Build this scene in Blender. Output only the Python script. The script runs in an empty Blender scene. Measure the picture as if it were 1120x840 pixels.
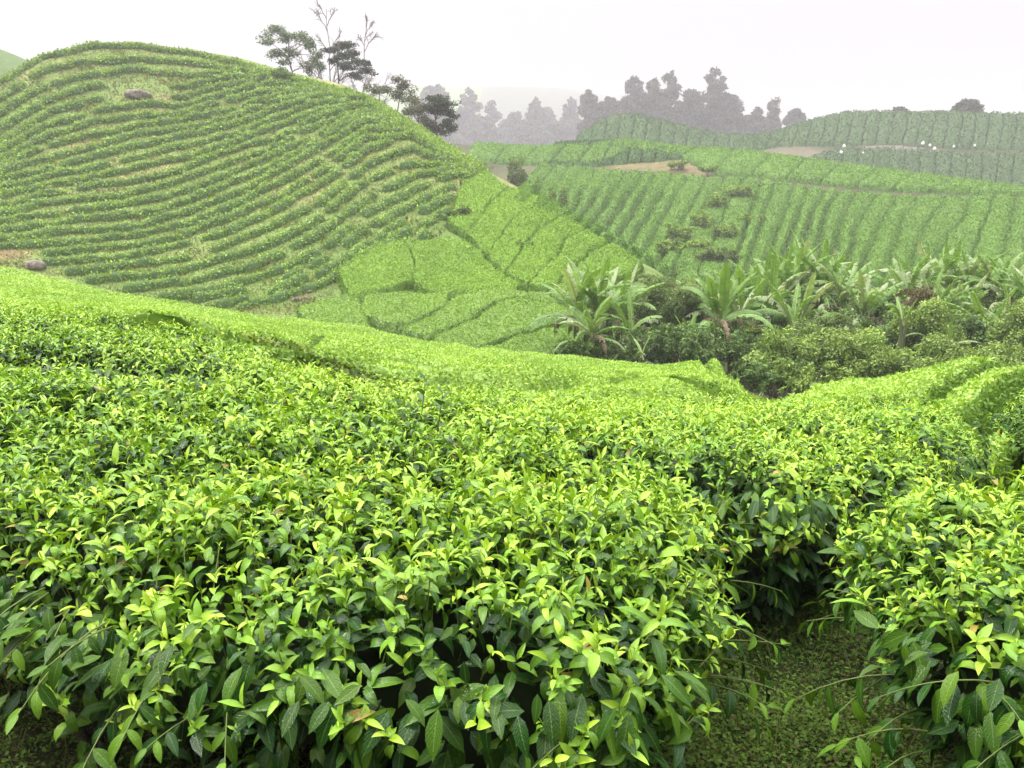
import bpy, math, time
import numpy as np
from mathutils import Vector
T0 = time.time()
sc = bpy.context.scene
COL = sc.collection
rng = np.random.default_rng(7)

# ------------------------------------------------------------------ camera
EYE = 1.45
PITCH = math.radians(7.05)
FPX = 970.0
cam = bpy.data.cameras.new('camera')
cam.sensor_width = 36.0
cam.lens = FPX / 1120 * 36
cam.clip_start = 0.05
cam.clip_end = 3000
cam_ob = bpy.data.objects.new('camera', cam)
cam_ob.location = (0, 0, EYE)
cam_ob.rotation_euler = (math.pi / 2 - PITCH, 0, 0)
COL.objects.link(cam_ob)
sc.camera = cam_ob

# ------------------------------------------------------------------ light: bright overcast
SUN_EL, SUN_AZ = math.radians(56), math.radians(-82)     # azimuth measured from +Y towards +X
world = bpy.data.worlds.new('World')
sc.world = world
world.use_nodes = True
nt = world.node_tree
nt.nodes.clear()
wo = nt.nodes.new('ShaderNodeOutputWorld')
bg = nt.nodes.new('ShaderNodeBackground')
sky = nt.nodes.new('ShaderNodeTexSky')
sky.sky_type = 'NISHITA'
sky.sun_disc = False
sky.sun_elevation = SUN_EL
sky.sun_rotation = SUN_AZ
sky.air_density = 1.0
sky.dust_density = 4.0
hsv = nt.nodes.new('ShaderNodeHueSaturation')
hsv.inputs['Saturation'].default_value = 0.12
tc = nt.nodes.new('ShaderNodeTexCoord')
sep = nt.nodes.new('ShaderNodeSeparateXYZ')
ramp = nt.nodes.new('ShaderNodeMapRange')               # overcast sky: about three times brighter overhead than at the horizon
ramp.inputs['From Min'].default_value = 0.0
ramp.inputs['From Max'].default_value = 1.0
ramp.inputs['To Min'].default_value = 1.45
ramp.inputs['To Max'].default_value = 41.0
tint = nt.nodes.new('ShaderNodeMix')
tint.data_type = 'RGBA'
tint.blend_type = 'MULTIPLY'
tint.inputs['Factor'].default_value = 1.0
tint.inputs['B'].default_value = (1.0, 0.935, 1.015, 1)
mixs = nt.nodes.new('ShaderNodeMix')
mixs.data_type = 'RGBA'
mixs.inputs['Factor'].default_value = 0.85
nt.links.new(sky.outputs['Color'], hsv.inputs['Color'])
nt.links.new(tc.outputs['Generated'], sep.inputs['Vector'])
zz = nt.nodes.new('ShaderNodeMath')
zz.operation = 'POWER'
zz.use_clamp = True
nt.links.new(sep.outputs['Z'], zz.inputs[0])
zz.inputs[1].default_value = 3.0
nt.links.new(zz.outputs[0], ramp.inputs['Value'])
nt.links.new(ramp.outputs['Result'], tint.inputs['A'])
nt.links.new(hsv.outputs['Color'], mixs.inputs['A'])
nt.links.new(tint.outputs['Result'], mixs.inputs['B'])
nt.links.new(mixs.outputs['Result'], bg.inputs['Color'])
bg.inputs['Strength'].default_value = 0.12
nt.links.new(bg.outputs['Background'], wo.inputs['Surface'])

sun = bpy.data.lights.new('sun', 'SUN')
sun.energy = 1.5
sun.angle = math.radians(10)
sun.color = (1.0, 0.96, 0.9)
sun_ob = bpy.data.objects.new('sun', sun)
sdir = Vector((math.sin(SUN_AZ) * math.cos(SUN_EL), math.cos(SUN_AZ) * math.cos(SUN_EL), math.sin(SUN_EL)))
sun_ob.rotation_euler = sdir.to_track_quat('Z', 'Y').to_euler()
sun_ob.location = (0, 0, 90)
COL.objects.link(sun_ob)

sc.view_settings.view_transform = 'Standard'
sc.view_settings.look = 'None'
sc.view_settings.exposure = 1.11
sc.view_settings.gamma = 1.0
sc.view_settings.use_curve_mapping = False
sc.render.engine = 'CYCLES'
cy = sc.cycles
cy.use_denoising = True
cy.max_bounces = 5
cy.diffuse_bounces = 3
cy.glossy_bounces = 2
cy.transmission_bounces = 3
cy.volume_bounces = 1
cy.transparent_max_bounces = 4
cy.caustics_reflective = False
cy.caustics_refractive = False

# ------------------------------------------------------------------ the photograph's rays in the world
CP, SP = math.cos(PITCH), math.sin(PITCH)


def ray(px, py):
    a = (np.asarray(px, float) - 560) / FPX
    b = -(np.asarray(py, float) - 420) / FPX
    return np.stack([a, CP + b * SP, b * CP - SP], -1)


def unproj(px, py, Y):
    d = ray(px, py)
    p = d * (np.asarray(Y, float) / d[..., 1])[..., None]
    p[..., 2] += EYE
    return p


# ------------------------------------------------------------------ terrain
class TPS:
    def __init__(s, pts, reg=1e-4):
        pts = np.asarray(pts, float)
        s.c = pts[:, :2]
        s.s = np.abs(s.c).max()
        c = s.c / s.s
        n = len(c)
        K = s.k(c, c) + np.eye(n) * reg
        P = np.hstack([np.ones((n, 1)), c])
        A = np.zeros((n + 3, n + 3))
        A[:n, :n] = K
        A[:n, n:] = P
        A[n:, :n] = P.T
        s.w = np.linalg.solve(A, np.concatenate([pts[:, 2], np.zeros(3)]))
        s.cn = c

    def k(s, a, b):
        r2 = ((a[:, None] - b[None]) ** 2).sum(-1) + 1e-18
        return 0.5 * r2 * np.log(r2)

    def __call__(s, xy):
        q = np.asarray(xy, float).reshape(-1, 2) / s.s
        out = np.empty(len(q))
        for i in range(0, len(q), 40000):
            p = q[i:i + 40000]
            out[i:i + 40000] = s.k(p, s.cn) @ s.w[:-3] + s.w[-3] + p @ s.w[-2:]
        return out


def ctrl(lst, h, mul=1.0):
    return [tuple(unproj(x, y, Y * mul) - np.array([0, 0, h])) for x, y, Y in lst]


def behind(pts, steps):
    """behind a ridge the ground falls away"""
    out = []
    for p in pts:
        p = np.array(p)
        d = np.array([p[0], p[1]])
        d = d / np.linalg.norm(d)
        for s, drop in steps:
            out.append((p[0] + d[0] * s, p[1] + d[1] * s, p[2] - drop))
    return out


near = [(-3, 1, 0.0), (-3, 2.5, .05), (-1, 1, 0), (0, 2.5, 0), (1, 1, 0), (1, 3.5, -.02), (3, 1, 0), (3, 3, 0), (-3, -.6, .1), (3, -.6, .1), (-3, -1.6, 1.4), (3, -1.6, 1.4), (-4, -3.5, 4.2), (4, -3.5, 4.2), (0, -8, 7),  # raised bank behind the camera, out of view, added to shade the hedge flanks
        (14, -9, 4), (-14, -9, 5), (14, 4, -.3), (-14, 4, .8), (-14, 12, .9)]
near += ctrl([(0, 348, 6.5), (140, 350, 7), (280, 378, 6.8), (400, 428, 6.0), (560, 437, 6.3), (700, 440, 6.8), (0, 388, 4.7), (100, 387, 4.7),
              (250, 398, 4.8), (1050, 490, 3.9)], .75)
near += ctrl([(0, 330, 14), (140, 338, 16), (0, 289, 44), (100, 312, 42), (200, 335, 40), (300, 344, 38), (400, 357, 37), (460, 364, 37),
              (520, 386, 33), (600, 393, 31), (700, 392, 29), (770, 393, 27), (845, 425, 17), (500, 410, 15), (400, 395, 15), (650, 420, 13),
              (300, 370, 17), (200, 352, 19), (400, 375, 25), (550, 397, 24),
              (950, 411, 12), (1120, 402, 12), (1250, 398, 12), (1000, 435, 8.5), (1120, 430, 8), (870, 425, 11), (800, 438, 8.5)], .7)
near += [(4.5, 37, -2.0), (8, 31, -2.9), (12, 35, -2.7), (17, 30, -2.9), (21, 37, -2.6), (26, 28, -3), (13, 22, -2.9), (22, 20, -2.7),
         (32, 42, -2), (8.5, 17, -2.5), (-60, 60, -3), (0, 75, -6), (40, 62, -5), (60, 30, -3), (-60, 20, 2), (0, 200, -8), (150, 150, -8),
         (-150, 150, -8), (0, 900, -8), (500, 900, -8), (-500, 900, -8), (500, 0, -4), (-500, 0, 0)]
G0 = TPS(near, 1e-7)

M1 = 1.4
r1 = ctrl([(0, 84, 58), (45, 60, 60), (80, 50, 62), (150, 46, 65), (235, 60, 66), (280, 71, 66), (330, 86, 64), (400, 103, 60), (440, 126, 57), (480, 152, 55),
           (530, 182, 52), (600, 222, 48), (660, 260, 44), (720, 291, 41)], .45, M1)
h1 = list(r1) + behind(r1, [(6, 2.5), (18, 11), (45, 30)])
h1 += ctrl([(150, 320, 31), (150, 250, 38), (150, 180, 45.5), (150, 110, 54), (150, 75, 58.5), (0, 278, 32), (0, 200, 42), (0, 140, 49), (-80, 250, 34),
            (-80, 140, 48), (-80, 100, 55), (300, 332, 29), (300, 250, 37), (300, 180, 46), (300, 120, 55), (400, 340, 27.5), (400, 290, 33), (400, 220, 41), (400, 150, 50),
            (500, 355, 26.5), (500, 300, 32), (500, 240, 38.5), (500, 190, 46), (550, 385, 24.5), (550, 330, 28), (550, 285, 32.5), (570, 240, 38),
            (620, 392, 24), (640, 335, 28), (640, 290, 34)], .45, M1)
h1 += [(-40, 34, -2.5), (-20, 34, -2.5), (-8, 32, -2.8), (1, 28, -3.5), (10, 32, -5), (25, 45, -8), (30, 70, -12), (40, 110, -30), (-100, 40, -2),
       (-90, 75, 8), (-120, 110, -10), (-80, 150, -30), (0, 160, -40), (60, 60, -14), (-40, 10, -6), (30, 10, -9), (80, 120, -40), (-150, 60, -8)]
H1 = TPS(h1, 1e-6)

r2 = ctrl([(420, 150, 150), (505, 157, 148), (560, 165, 148), (640, 167, 146), (690, 155, 134), (740, 162, 130), (800, 165, 127), (870, 174, 123), (960, 187, 118),
           (1050, 199, 113), (1120, 207, 108), (1250, 217, 104)], .5)
h2 = list(r2) + behind(r2, [(8, 2.0), (25, 10), (60, 30)])
h2 += ctrl([(560, 178, 128), (660, 184, 119), (740, 188, 115), (800, 191, 112), (850, 196, 109), (900, 202, 106), (1000, 210, 101), (1120, 214, 97), (1250, 222, 93),
            (600, 215, 98), (700, 240, 92), (740, 290, 74), (850, 240, 90), (850, 285, 75), (920, 240, 90), (1000, 240, 88), (1000, 280, 74), (1120, 250, 83),
            (1120, 282, 74), (1250, 270, 78), (785, 228, 97), (765, 268, 84), (720, 275, 79)], .5)
h2 += [(14, 48, -6), (24, 46, -5), (40, 46, -5), (60, 50, -5), (-10, 95, -3), (-60, 95, -12), (-60, 150, -5), (150, 70, 2), (150, 150, -5), (0, 230, -40),
       (100, 230, -40), (20, 20, -18), (60, 20, -18)]
H2 = TPS(h2, 1e-6)

r3 = ctrl([(560, 182, 190), (615, 159, 195), (650, 137, 203), (675, 128, 207), (720, 135, 210), (800, 150, 210), (830, 149, 210), (880, 134, 212), (930, 124, 214), (1000, 126, 216),
           (1030, 123, 217), (1060, 128, 217), (1120, 128, 215), (1250, 126, 215)], .5)
h3 = list(r3) + behind(r3, [(12, 3.0), (40, 16), (90, 50)])
h3 += ctrl([(640, 170, 180), (760, 163, 188), (850, 172, 182), (1000, 190, 172), (1120, 205, 166), (900, 182, 176), (900, 160, 190), (1050, 160, 188), (1250, 200, 166)], .5)
h3 += [(0, 150, -10), (60, 135, -10), (120, 130, -8), (170, 140, -4), (-20, 215, -6), (-60, 230, -10), (0, 330, -50), (120, 330, -60)]
H3 = TPS(h3, 1e-6)

r4 = ctrl([(-200, 50, 150), (-80, 52, 150), (0, 59, 150), (30, 68, 150), (60, 84, 150)], .2)
H4 = TPS(list(r4) + behind(r4, [(20, 8), (60, 40)]) + [(-60, 100, 5), (-110, 100, 8), (-40, 110, -5), (-30, 150, 0), (-170, 110, 6), (0, 150, -40), (0, 220, -60), (-60, 60, -30), (-150, 60, -20)], 1e-6)

r5 = ctrl([(380, 104, 900), (460, 103, 910), (540, 105, 920), (600, 105, 920), (650, 108, 910), (720, 135, 900), (850, 175, 880)], 0)
H5 = TPS(list(r5) + behind(r5, [(60, 20), (200, 90)]) + ctrl([(440, 168, 560), (540, 168, 560), (640, 172, 560), (760, 190, 560), (540, 138, 720), (430, 138, 720), (660, 143, 720)], 0)
         + [(-60, 260, 10), (60, 260, 5), (150, 300, 0), (400, 500, 0), (450, 800, 20), (-400, 350, 10), (-450, 850, 90), (-150, 450, 20), (0, 400, 10), (0, 200, -10), (-150, 250, 0)], 1e-6)


def smax(a, b, k):
    h = np.clip(0.5 + 0.5 * (a - b) / k, 0, 1)
    return b + (a - b) * h + k * h * (1 - h)


_oct = [(rng.uniform(0, 2 * math.pi), rng.uniform(0, 6.28), 2 ** (i / 3.0)) for i in range(12)]


def wob(xy, scale, seed=0):
    """cheap smooth noise about -1..1"""
    x, y = xy[..., 0] / scale, xy[..., 1] / scale
    o = 0
    for i, (a, ph, f) in enumerate(_oct):
        a = a + seed * 1.7 + i * 2.4
        o = o + np.sin((x * math.cos(a) + y * math.sin(a)) * f + ph + seed * 3.1 * i + 1.3 * np.sin((x * math.sin(a) - y * math.cos(a)) * f * .7 + i)) / f ** .7
    return o / 3.2


def terrain(x, y):
    xy = np.stack([np.ravel(x), np.ravel(y)], -1).astype(float)
    z = G0(xy)
    far = xy[:, 1] > 16
    if far.any():
        q = xy[far]
        zz = z[far]
        zz = smax(zz, np.where((q[:, 1] < 140) & (q[:, 0] > -160) & (q[:, 0] < 70), H1(q), -99), .35)
        zz = smax(zz, np.where((q[:, 1] > 30) & (q[:, 1] < 235), H2(q), -99), .6)
        zz = smax(zz, np.where((q[:, 1] > 120) & (q[:, 1] < 340) & (q[:, 0] > -60), H3(q), -99), .8)
        zz = np.maximum(zz, np.where((q[:, 1] > 95) & (q[:, 1] < 225) & (q[:, 0] < -15) & (q[:, 0] > -200), H4(q), -99))
        zz = np.maximum(zz, np.where((q[:, 1] > 230), H5(q), -99))
        z[far] = zz
    return z.reshape(np.shape(x))


# lookup grid in polar coordinates, the same one the ground mesh uses
NA, NR = 560, 620
ANG = np.concatenate([np.linspace(-math.pi, -.62, 40, endpoint=False), np.linspace(-.62, .62, NA), np.linspace(.62, math.pi, 41)[1:]])
RAD = np.concatenate([[0.0], np.geomspace(.8, 60, 300), np.linspace(60, 240, 260)[1:], np.geomspace(240, 1100, 62)[1:]])
GA, GR = np.meshgrid(ANG, RAD, indexing='ij')
GX, GY = GR * np.sin(GA), GR * np.cos(GA)
GZ = terrain(GX, GY)


def tz(x, y):
    """height of the ground, bilinear on the mesh grid"""
    x, y = np.asarray(x, float), np.asarray(y, float)
    a, r = np.arctan2(x, y), np.hypot(x, y)
    i = np.clip(np.searchsorted(ANG, a) - 1, 0, len(ANG) - 2)
    j = np.clip(np.searchsorted(RAD, r) - 1, 0, len(RAD) - 2)
    u = (a - ANG[i]) / (ANG[i + 1] - ANG[i])
    v = (r - RAD[j]) / (RAD[j + 1] - RAD[j])
    return (GZ[i, j] * (1 - u) + GZ[i + 1, j] * u) * (1 - v) + (GZ[i, j + 1] * (1 - u) + GZ[i + 1, j + 1] * u) * v


def tnorm(x, y, e=.3):
    gx = (tz(x + e, y) - tz(x - e, y)) / (2 * e)
    gy = (tz(x, y + e) - tz(x, y - e)) / (2 * e)
    n = np.stack([-gx, -gy, np.ones_like(gx)], -1)
    return n / np.linalg.norm(n, axis=-1, keepdims=True)


_TY = np.geomspace(1.5, 700, 1500)


def onto(px, py, lift=0.0, ymin=1.5):
    """where the photograph's ray through each pixel meets the ground (raised by lift); a ray that misses takes the nearest pass"""
    px, py = np.atleast_1d(np.asarray(px, float)), np.atleast_1d(np.asarray(py, float))
    d = ray(px, py)
    d = d / d[:, 1:2]
    ty = _TY[_TY >= ymin]
    X = d[:, 0:1] * ty
    Z = EYE + d[:, 2:3] * ty
    g = Z - (tz(X, np.broadcast_to(ty, X.shape)) + lift)
    hit = g < 0
    k = np.where(hit.any(1), hit.argmax(1), -1)
    miss = k < 0
    gm = np.where(ty[None] < 240, g, 1e9)
    k = np.where(miss, (gm / ty).argmin(1), k)
    k0 = np.maximum(k - 1, 0)
    idx = np.arange(len(px))
    a, b = g[idx, k0], g[idx, k]
    f = np.where(miss, 1.0, np.clip(a / np.where(np.abs(a - b) < 1e-9, 1, a - b), 0, 1))
    Y = ty[k0] + (ty[k] - ty[k0]) * f
    return np.stack([d[:, 0] * Y, Y], -1)

# ------------------------------------------------------------------ mesh helpers
class Geo:
    """collects quads and triangles with a colour per vertex and links them as ONE mesh object"""
    def __init__(s):
        s.v, s.q, s.c, s.u, s.t, s.n = [], [], [], [], [], 0

    def add(s, v, q, c, u=None, t=None):
        v = np.asarray(v, np.float32).reshape(-1, 3)
        c = np.asarray(c, np.float32)
        if c.ndim == 1:
            c = np.broadcast_to(c, (len(v), 3))
        s.v.append(v)
        if q is not None and len(q):
            s.q.append(np.asarray(q, np.int32).reshape(-1, 4) + s.n)
        if t is not None and len(t):
            s.t.append(np.asarray(t, np.int32).reshape(-1, 3) + s.n)
        s.c.append(c)
        s.u.append(np.zeros((len(v), 2), np.float32) if u is None else np.asarray(u, np.float32).reshape(-1, 2))
        s.n += len(v)

    def mesh(s, name, mat, smooth=True):
        me = bpy.data.meshes.new(name)
        v = np.concatenate(s.v)
        q = np.concatenate(s.q) if s.q else np.zeros((0, 4), np.int32)
        t = np.concatenate(s.t) if s.t else np.zeros((0, 3), np.int32)
        me.vertices.add(len(v))
        me.vertices.foreach_set('co', v.ravel())
        me.loops.add(len(q) * 4 + len(t) * 3)
        me.loops.foreach_set('vertex_index', np.concatenate([q.ravel(), t.ravel()]))
        me.polygons.add(len(q) + len(t))
        st = np.concatenate([np.arange(len(q)) * 4, len(q) * 4 + np.arange(len(t)) * 3]).astype(np.int32)
        me.polygons.foreach_set('loop_start', st)
        me.polygons.foreach_set('use_smooth', np.full(len(st), smooth))
        ca = me.attributes.new('tint', 'FLOAT_COLOR', 'POINT')
        c = np.concatenate(s.c)
        ca.data.foreach_set('color', np.hstack([c, np.ones((len(c), 1), np.float32)]).ravel())
        ua = me.attributes.new('leafuv', 'FLOAT2', 'POINT')
        ua.data.foreach_set('vector', np.concatenate(s.u).ravel())
        me.update(calc_edges=True)
        me.materials.append(mat)
        return me

    def obj(s, name, mat, parent=None, smooth=True):
        o = bpy.data.objects.new(name, s.mesh(name, mat, smooth))
        COL.objects.link(o)
        if parent is not None:
            o.parent = parent
            o.matrix_parent_inverse = parent.matrix_world.inverted() if parent.type != 'EMPTY' else Vector_inv(parent)
        return o


def Vector_inv(e):
    from mathutils import Matrix
    return Matrix.Translation(-e.location)


def tag(o, label=None, cat=None, group=None, kind=None):
    if label:
        o['label'] = label
    if cat:
        o['category'] = cat
    if group:
        o['group'] = group
    if kind:
        o['kind'] = kind
    return o


def empty(name, loc):
    o = bpy.data.objects.new(name, None)
    o.location = loc
    o.empty_display_size = .2
    COL.objects.link(o)
    return o


def nrm(a):
    return a / np.maximum(np.linalg.norm(a, axis=-1, keepdims=True), 1e-9)


def leaves(g, P, D, N, L, W, bend, fold, col, seg=2, wave=0.0, prof='tea', tipcol=None):
    """leaf blades: from P along D with upper side N, curled down by bend radians over their length"""
    n = len(P)
    if n == 0:
        return
    D = nrm(D)
    N = nrm(N - (N * D).sum(-1, keepdims=True) * D)
    S = np.cross(D, N)
    t = np.linspace(0, 1, seg + 1)
    if seg == 2:
        t = np.array([0, .42, 1.0])
    if prof == 'tea':
        w = np.sin(math.pi * np.clip(t, 0.0, 1) ** .85) ** .85 * (1 - .15 * t) + .03
        w[-1] = .015
    elif prof == 'banana':
        w = np.clip(np.minimum(t / .12, 1), 0, 1) ** .6 * np.clip((1 - t) / .25, 0.02, 1) ** .6
        w[0] = .06
    else:
        w = np.sin(math.pi * t ** .7) + .03
    L, W, bend, fold = [np.broadcast_to(np.asarray(a, float), (n,)) for a in (L, W, bend, fold)]
    b = np.where(np.abs(bend) < 1e-3, 1e-3, bend)[:, None]
    x = L[:, None] * np.sin(b * t) / b
    z = -L[:, None] * (1 - np.cos(b * t)) / b
    nx, nz = np.sin(b * t), np.cos(b * t)                # local normal as the blade curls
    ph = rng.uniform(0, 6.28, (n, 1))
    cen = P[:, None] + x[..., None] * D[:, None] + z[..., None] * N[:, None]
    ln = nx[..., None] * D[:, None] + nz[..., None] * N[:, None]
    ws = (w[None] * W[:, None] / 2)
    v = np.empty((n, seg + 1, 3, 3), np.float32)
    for k, s_ in enumerate((-1, 0, 1)):
        up = np.abs(s_) * ws * np.tan(fold)[:, None]
        if wave and s_:
            up = up + ws * wave * np.sin(t * 9 + ph + s_)
        v[:, :, k] = cen + s_ * ws[..., None] * S[:, None] + up[..., None] * ln
    i = np.arange(seg)[:, None] * 3 + np.arange(2)[None]
    q = np.stack([i, i + 1, i + 4, i + 3], -1).reshape(-1, 4)
    q = (q[None] + (np.arange(n) * (seg + 1) * 3)[:, None, None]).reshape(-1, 4)
    c = np.broadcast_to(np.asarray(col, np.float32).reshape(-1, 1, 3), (n, (seg + 1) * 3, 3))
    u = np.stack(np.broadcast_arrays(np.array([-1., 0, 1])[None, :], t[:, None]), -1).reshape(-1, 2)
    g.add(v, q, c.reshape(-1, 3), np.broadcast_to(u, (n,) + u.shape))


def cards(g, P, D, N, L, W, col):
    """far leaves: a bent diamond of two triangles each"""
    n = len(P)
    if n == 0:
        return
    D = nrm(D)
    N = nrm(N - (N * D).sum(-1, keepdims=True) * D)
    S = np.cross(D, N)
    L = np.broadcast_to(np.asarray(L, float), (n,))[:, None]
    W = np.broadcast_to(np.asarray(W, float), (n,))[:, None]
    v = np.stack([P, P + D * L * .45 + S * W * .5, P + D * L - N * L * .18, P + D * L * .45 - S * W * .5], 1)
    q = np.arange(n * 4).reshape(-1, 4)
    c = np.repeat(np.broadcast_to(np.asarray(col, np.float32).reshape(-1, 3), (n, 3)), 4, 0)
    g.add(v, q, c)


def tube(g, pts, r, col, k=6):
    pts = np.asarray(pts, float)
    r = np.broadcast_to(np.asarray(r, float), (len(pts),))
    d = np.gradient(pts, axis=0)
    d = nrm(d)
    ref = np.where(np.abs(d[:, 2:3]) > .9, np.array([[1., 0, 0]]), np.array([[0, 0, 1.]]))
    a = nrm(np.cross(d, ref))
    for i in range(1, len(a)):                       # keep the frame from flipping
        a[i] = a[i - 1] - d[i] * (a[i - 1] @ d[i])
        a[i] /= np.linalg.norm(a[i]) + 1e-9
    b = np.cross(d, a)
    th = np.arange(k) / k * 2 * math.pi
    v = pts[:, None] + r[:, None, None] * (np.cos(th)[None, :, None] * a[:, None] + np.sin(th)[None, :, None] * b[:, None])
    m = len(pts)
    i, j = np.meshgrid(np.arange(m - 1), np.arange(k), indexing='ij')
    q = np.stack([i * k + j, i * k + (j + 1) % k, (i + 1) * k + (j + 1) % k, (i + 1) * k + j], -1).reshape(-1, 4)
    g.add(v, q, col)


def rdir(n):
    v = rng.normal(size=(n, 3))
    return nrm(v)


def mixc(a, b, t):
    a, b = np.asarray(a, float), np.asarray(b, float)
    return a + (b - a) * np.asarray(t)[..., None]


# ------------------------------------------------------------------ materials
def mat_new(name):
    m = bpy.data.materials.new(name)
    m.use_nodes = True
    t = m.node_tree
    t.nodes.clear()
    out = t.nodes.new('ShaderNodeOutputMaterial')
    return m, t, out


def leaf_mat(name, rough=.42, trans=.3, veins=False, spec=.5, gain=1.0, noise=0.0):
    m, t, out = mat_new(name)
    L, N = t.links.new, t.nodes.new
    at = N('ShaderNodeAttribute')
    at.attribute_name = 'tint'
    p = N('ShaderNodeBsdfPrincipled')
    p.inputs['Roughness'].default_value = rough
    p.inputs['Specular IOR Level'].default_value = spec
    col = at.outputs['Color']
    if noise:
        gm = N('ShaderNodeNewGeometry')
        nz = N('ShaderNodeTexNoise')
        nz.inputs['Scale'].default_value = 1.3
        nz.inputs['Detail'].default_value = 5
        L(gm.outputs['Position'], nz.inputs['Vector'])
        mr = N('ShaderNodeMapRange')
        mr.inputs['From Min'].default_value = .3
        mr.inputs['From Max'].default_value = .7
        mr.inputs['To Min'].default_value = 1 - noise
        mr.inputs['To Max'].default_value = 1 + noise
        L(nz.outputs['Fac'], mr.inputs['Value'])
        mx = N('ShaderNodeMix')
        mx.data_type = 'RGBA'
        mx.blend_type = 'MULTIPLY'
        mx.inputs['Factor'].default_value = 1
        L(col, mx.inputs['A'])
        L(mr.outputs['Result'], mx.inputs['B'])
        col = mx.outputs['Result']
    if veins:
        ua = N('ShaderNodeAttribute')
        ua.attribute_name = 'leafuv'
        sp = N('ShaderNodeSeparateXYZ')
        L(ua.outputs['Vector'], sp.inputs['Vector'])
        ab = N('ShaderNodeMath'); ab.operation = 'ABSOLUTE'
        L(sp.outputs['X'], ab.inputs[0])
        mid = N('ShaderNodeMapRange')                     # pale midrib
        mid.inputs['From Min'].default_value = .1
        mid.inputs['From Max'].default_value = .02
        L(ab.outputs[0], mid.inputs['Value'])
        sl = N('ShaderNodeMath'); sl.operation = 'MULTIPLY_ADD'
        L(ab.outputs[0], sl.inputs[0]); sl.inputs[1].default_value = -.28; L(sp.outputs['Y'], sl.inputs[2])
        fr = N('ShaderNodeMath'); fr.operation = 'MULTIPLY'
        L(sl.outputs[0], fr.inputs[0]); fr.inputs[1].default_value = 62.0
        sn = N('ShaderNodeMath'); sn.operation = 'SINE'
        L(fr.outputs[0], sn.inputs[0])
        vein = N('ShaderNodeMapRange')
        vein.inputs['From Min'].default_value = .82
        vein.inputs['From Max'].default_value = 1.0
        vein.inputs['To Max'].default_value = .45
        L(sn.outputs[0], vein.inputs['Value'])
        mxv = N('ShaderNodeMath'); mxv.operation = 'MAXIMUM'
        L(mid.outputs['Result'], mxv.inputs[0]); L(vein.outputs['Result'], mxv.inputs[1])
        vc = N('ShaderNodeMix'); vc.data_type = 'RGBA'
        ml = N('ShaderNodeMath'); ml.operation = 'MULTIPLY'
        L(mxv.outputs[0], ml.inputs[0]); ml.inputs[1].default_value = .26
        L(ml.outputs[0], vc.inputs['Factor'])
        L(col, vc.inputs['A'])
        vc.inputs['B'].default_value = (.3, .4, .1, 1)
        col = vc.outputs['Result']
        bp = N('ShaderNodeBump')
        bp.inputs['Strength'].default_value = .38
        bp.inputs['Distance'].default_value = .0016
        hb = N('ShaderNodeMath'); hb.operation = 'SUBTRACT'
        L(sn.outputs[0], hb.inputs[1]); hb.inputs[0].default_value = 1.0
        gq = N('ShaderNodeNewGeometry')                   # blistered blade between the veins
        nq = N('ShaderNodeTexNoise'); nq.inputs['Scale'].default_value = 210; nq.inputs['Detail'].default_value = 2
        L(gq.outputs['Position'], nq.inputs['Vector'])
        ad = N('ShaderNodeMath'); ad.operation = 'MULTIPLY_ADD'
        L(nq.outputs['Fac'], ad.inputs[0]); ad.inputs[1].default_value = 3.2
        hs = N('ShaderNodeMath'); hs.operation = 'MULTIPLY'; hs.inputs[1].default_value = .28
        L(hb.outputs[0], hs.inputs[0])
        L(hs.outputs[0], ad.inputs[2])
        L(ad.outputs[0], bp.inputs['Height'])
        L(bp.outputs['Normal'], p.inputs['Normal'])
    L(col, p.inputs['Base Color'])
    if trans:
        tr = N('ShaderNodeBsdfTranslucent')
        g2 = N('ShaderNodeMix'); g2.data_type = 'RGBA'; g2.blend_type = 'MULTIPLY'
        g2.inputs['Factor'].default_value = 1
        L(col, g2.inputs['A'])
        g2.inputs['B'].default_value = (1.25, 1.2, .55, 1)
        L(g2.outputs['Result'], tr.inputs['Color'])
        ms = N('ShaderNodeMixShader')
        ms.inputs['Fac'].default_value = trans
        L(p.outputs['BSDF'], ms.inputs[1])
        L(tr.outputs['BSDF'], ms.inputs[2])
        L(ms.outputs['Shader'], out.inputs['Surface'])
    else:
        L(p.outputs['BSDF'], out.inputs['Surface'])
    return m


def noise_mat(name, c1, c2, scale=3.0, rough=.9, bump=.3, c3=None):
    m, t, out = mat_new(name)
    L, N = t.links.new, t.nodes.new
    gm = N('ShaderNodeNewGeometry')
    nz = N('ShaderNodeTexNoise')
    nz.inputs['Scale'].default_value = scale
    nz.inputs['Detail'].default_value = 7
    nz.inputs['Roughness'].default_value = .65
    L(gm.outputs['Position'], nz.inputs['Vector'])
    cr = N('ShaderNodeValToRGB')
    cr.color_ramp.elements[0].position = .32
    cr.color_ramp.elements[0].color = (*c1, 1)
    cr.color_ramp.elements[1].position = .68
    cr.color_ramp.elements[1].color = (*c2, 1)
    if c3:
        e = cr.color_ramp.elements.new(.5)
        e.color = (*c3, 1)
    L(nz.outputs['Fac'], cr.inputs['Fac'])
    p = N('ShaderNodeBsdfPrincipled')
    p.inputs['Roughness'].default_value = rough
    p.inputs['Specular IOR Level'].default_value = .25
    L(cr.outputs['Color'], p.inputs['Base Color'])
    if bump:
        bp = N('ShaderNodeBump')
        bp.inputs['Strength'].default_value = bump
        bp.inputs['Distance'].default_value = .05
        L(nz.outputs['Fac'], bp.inputs['Height'])
        L(bp.outputs['Normal'], p.inputs['Normal'])
    L(p.outputs['BSDF'], out.inputs['Surface'])
    return m


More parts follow.
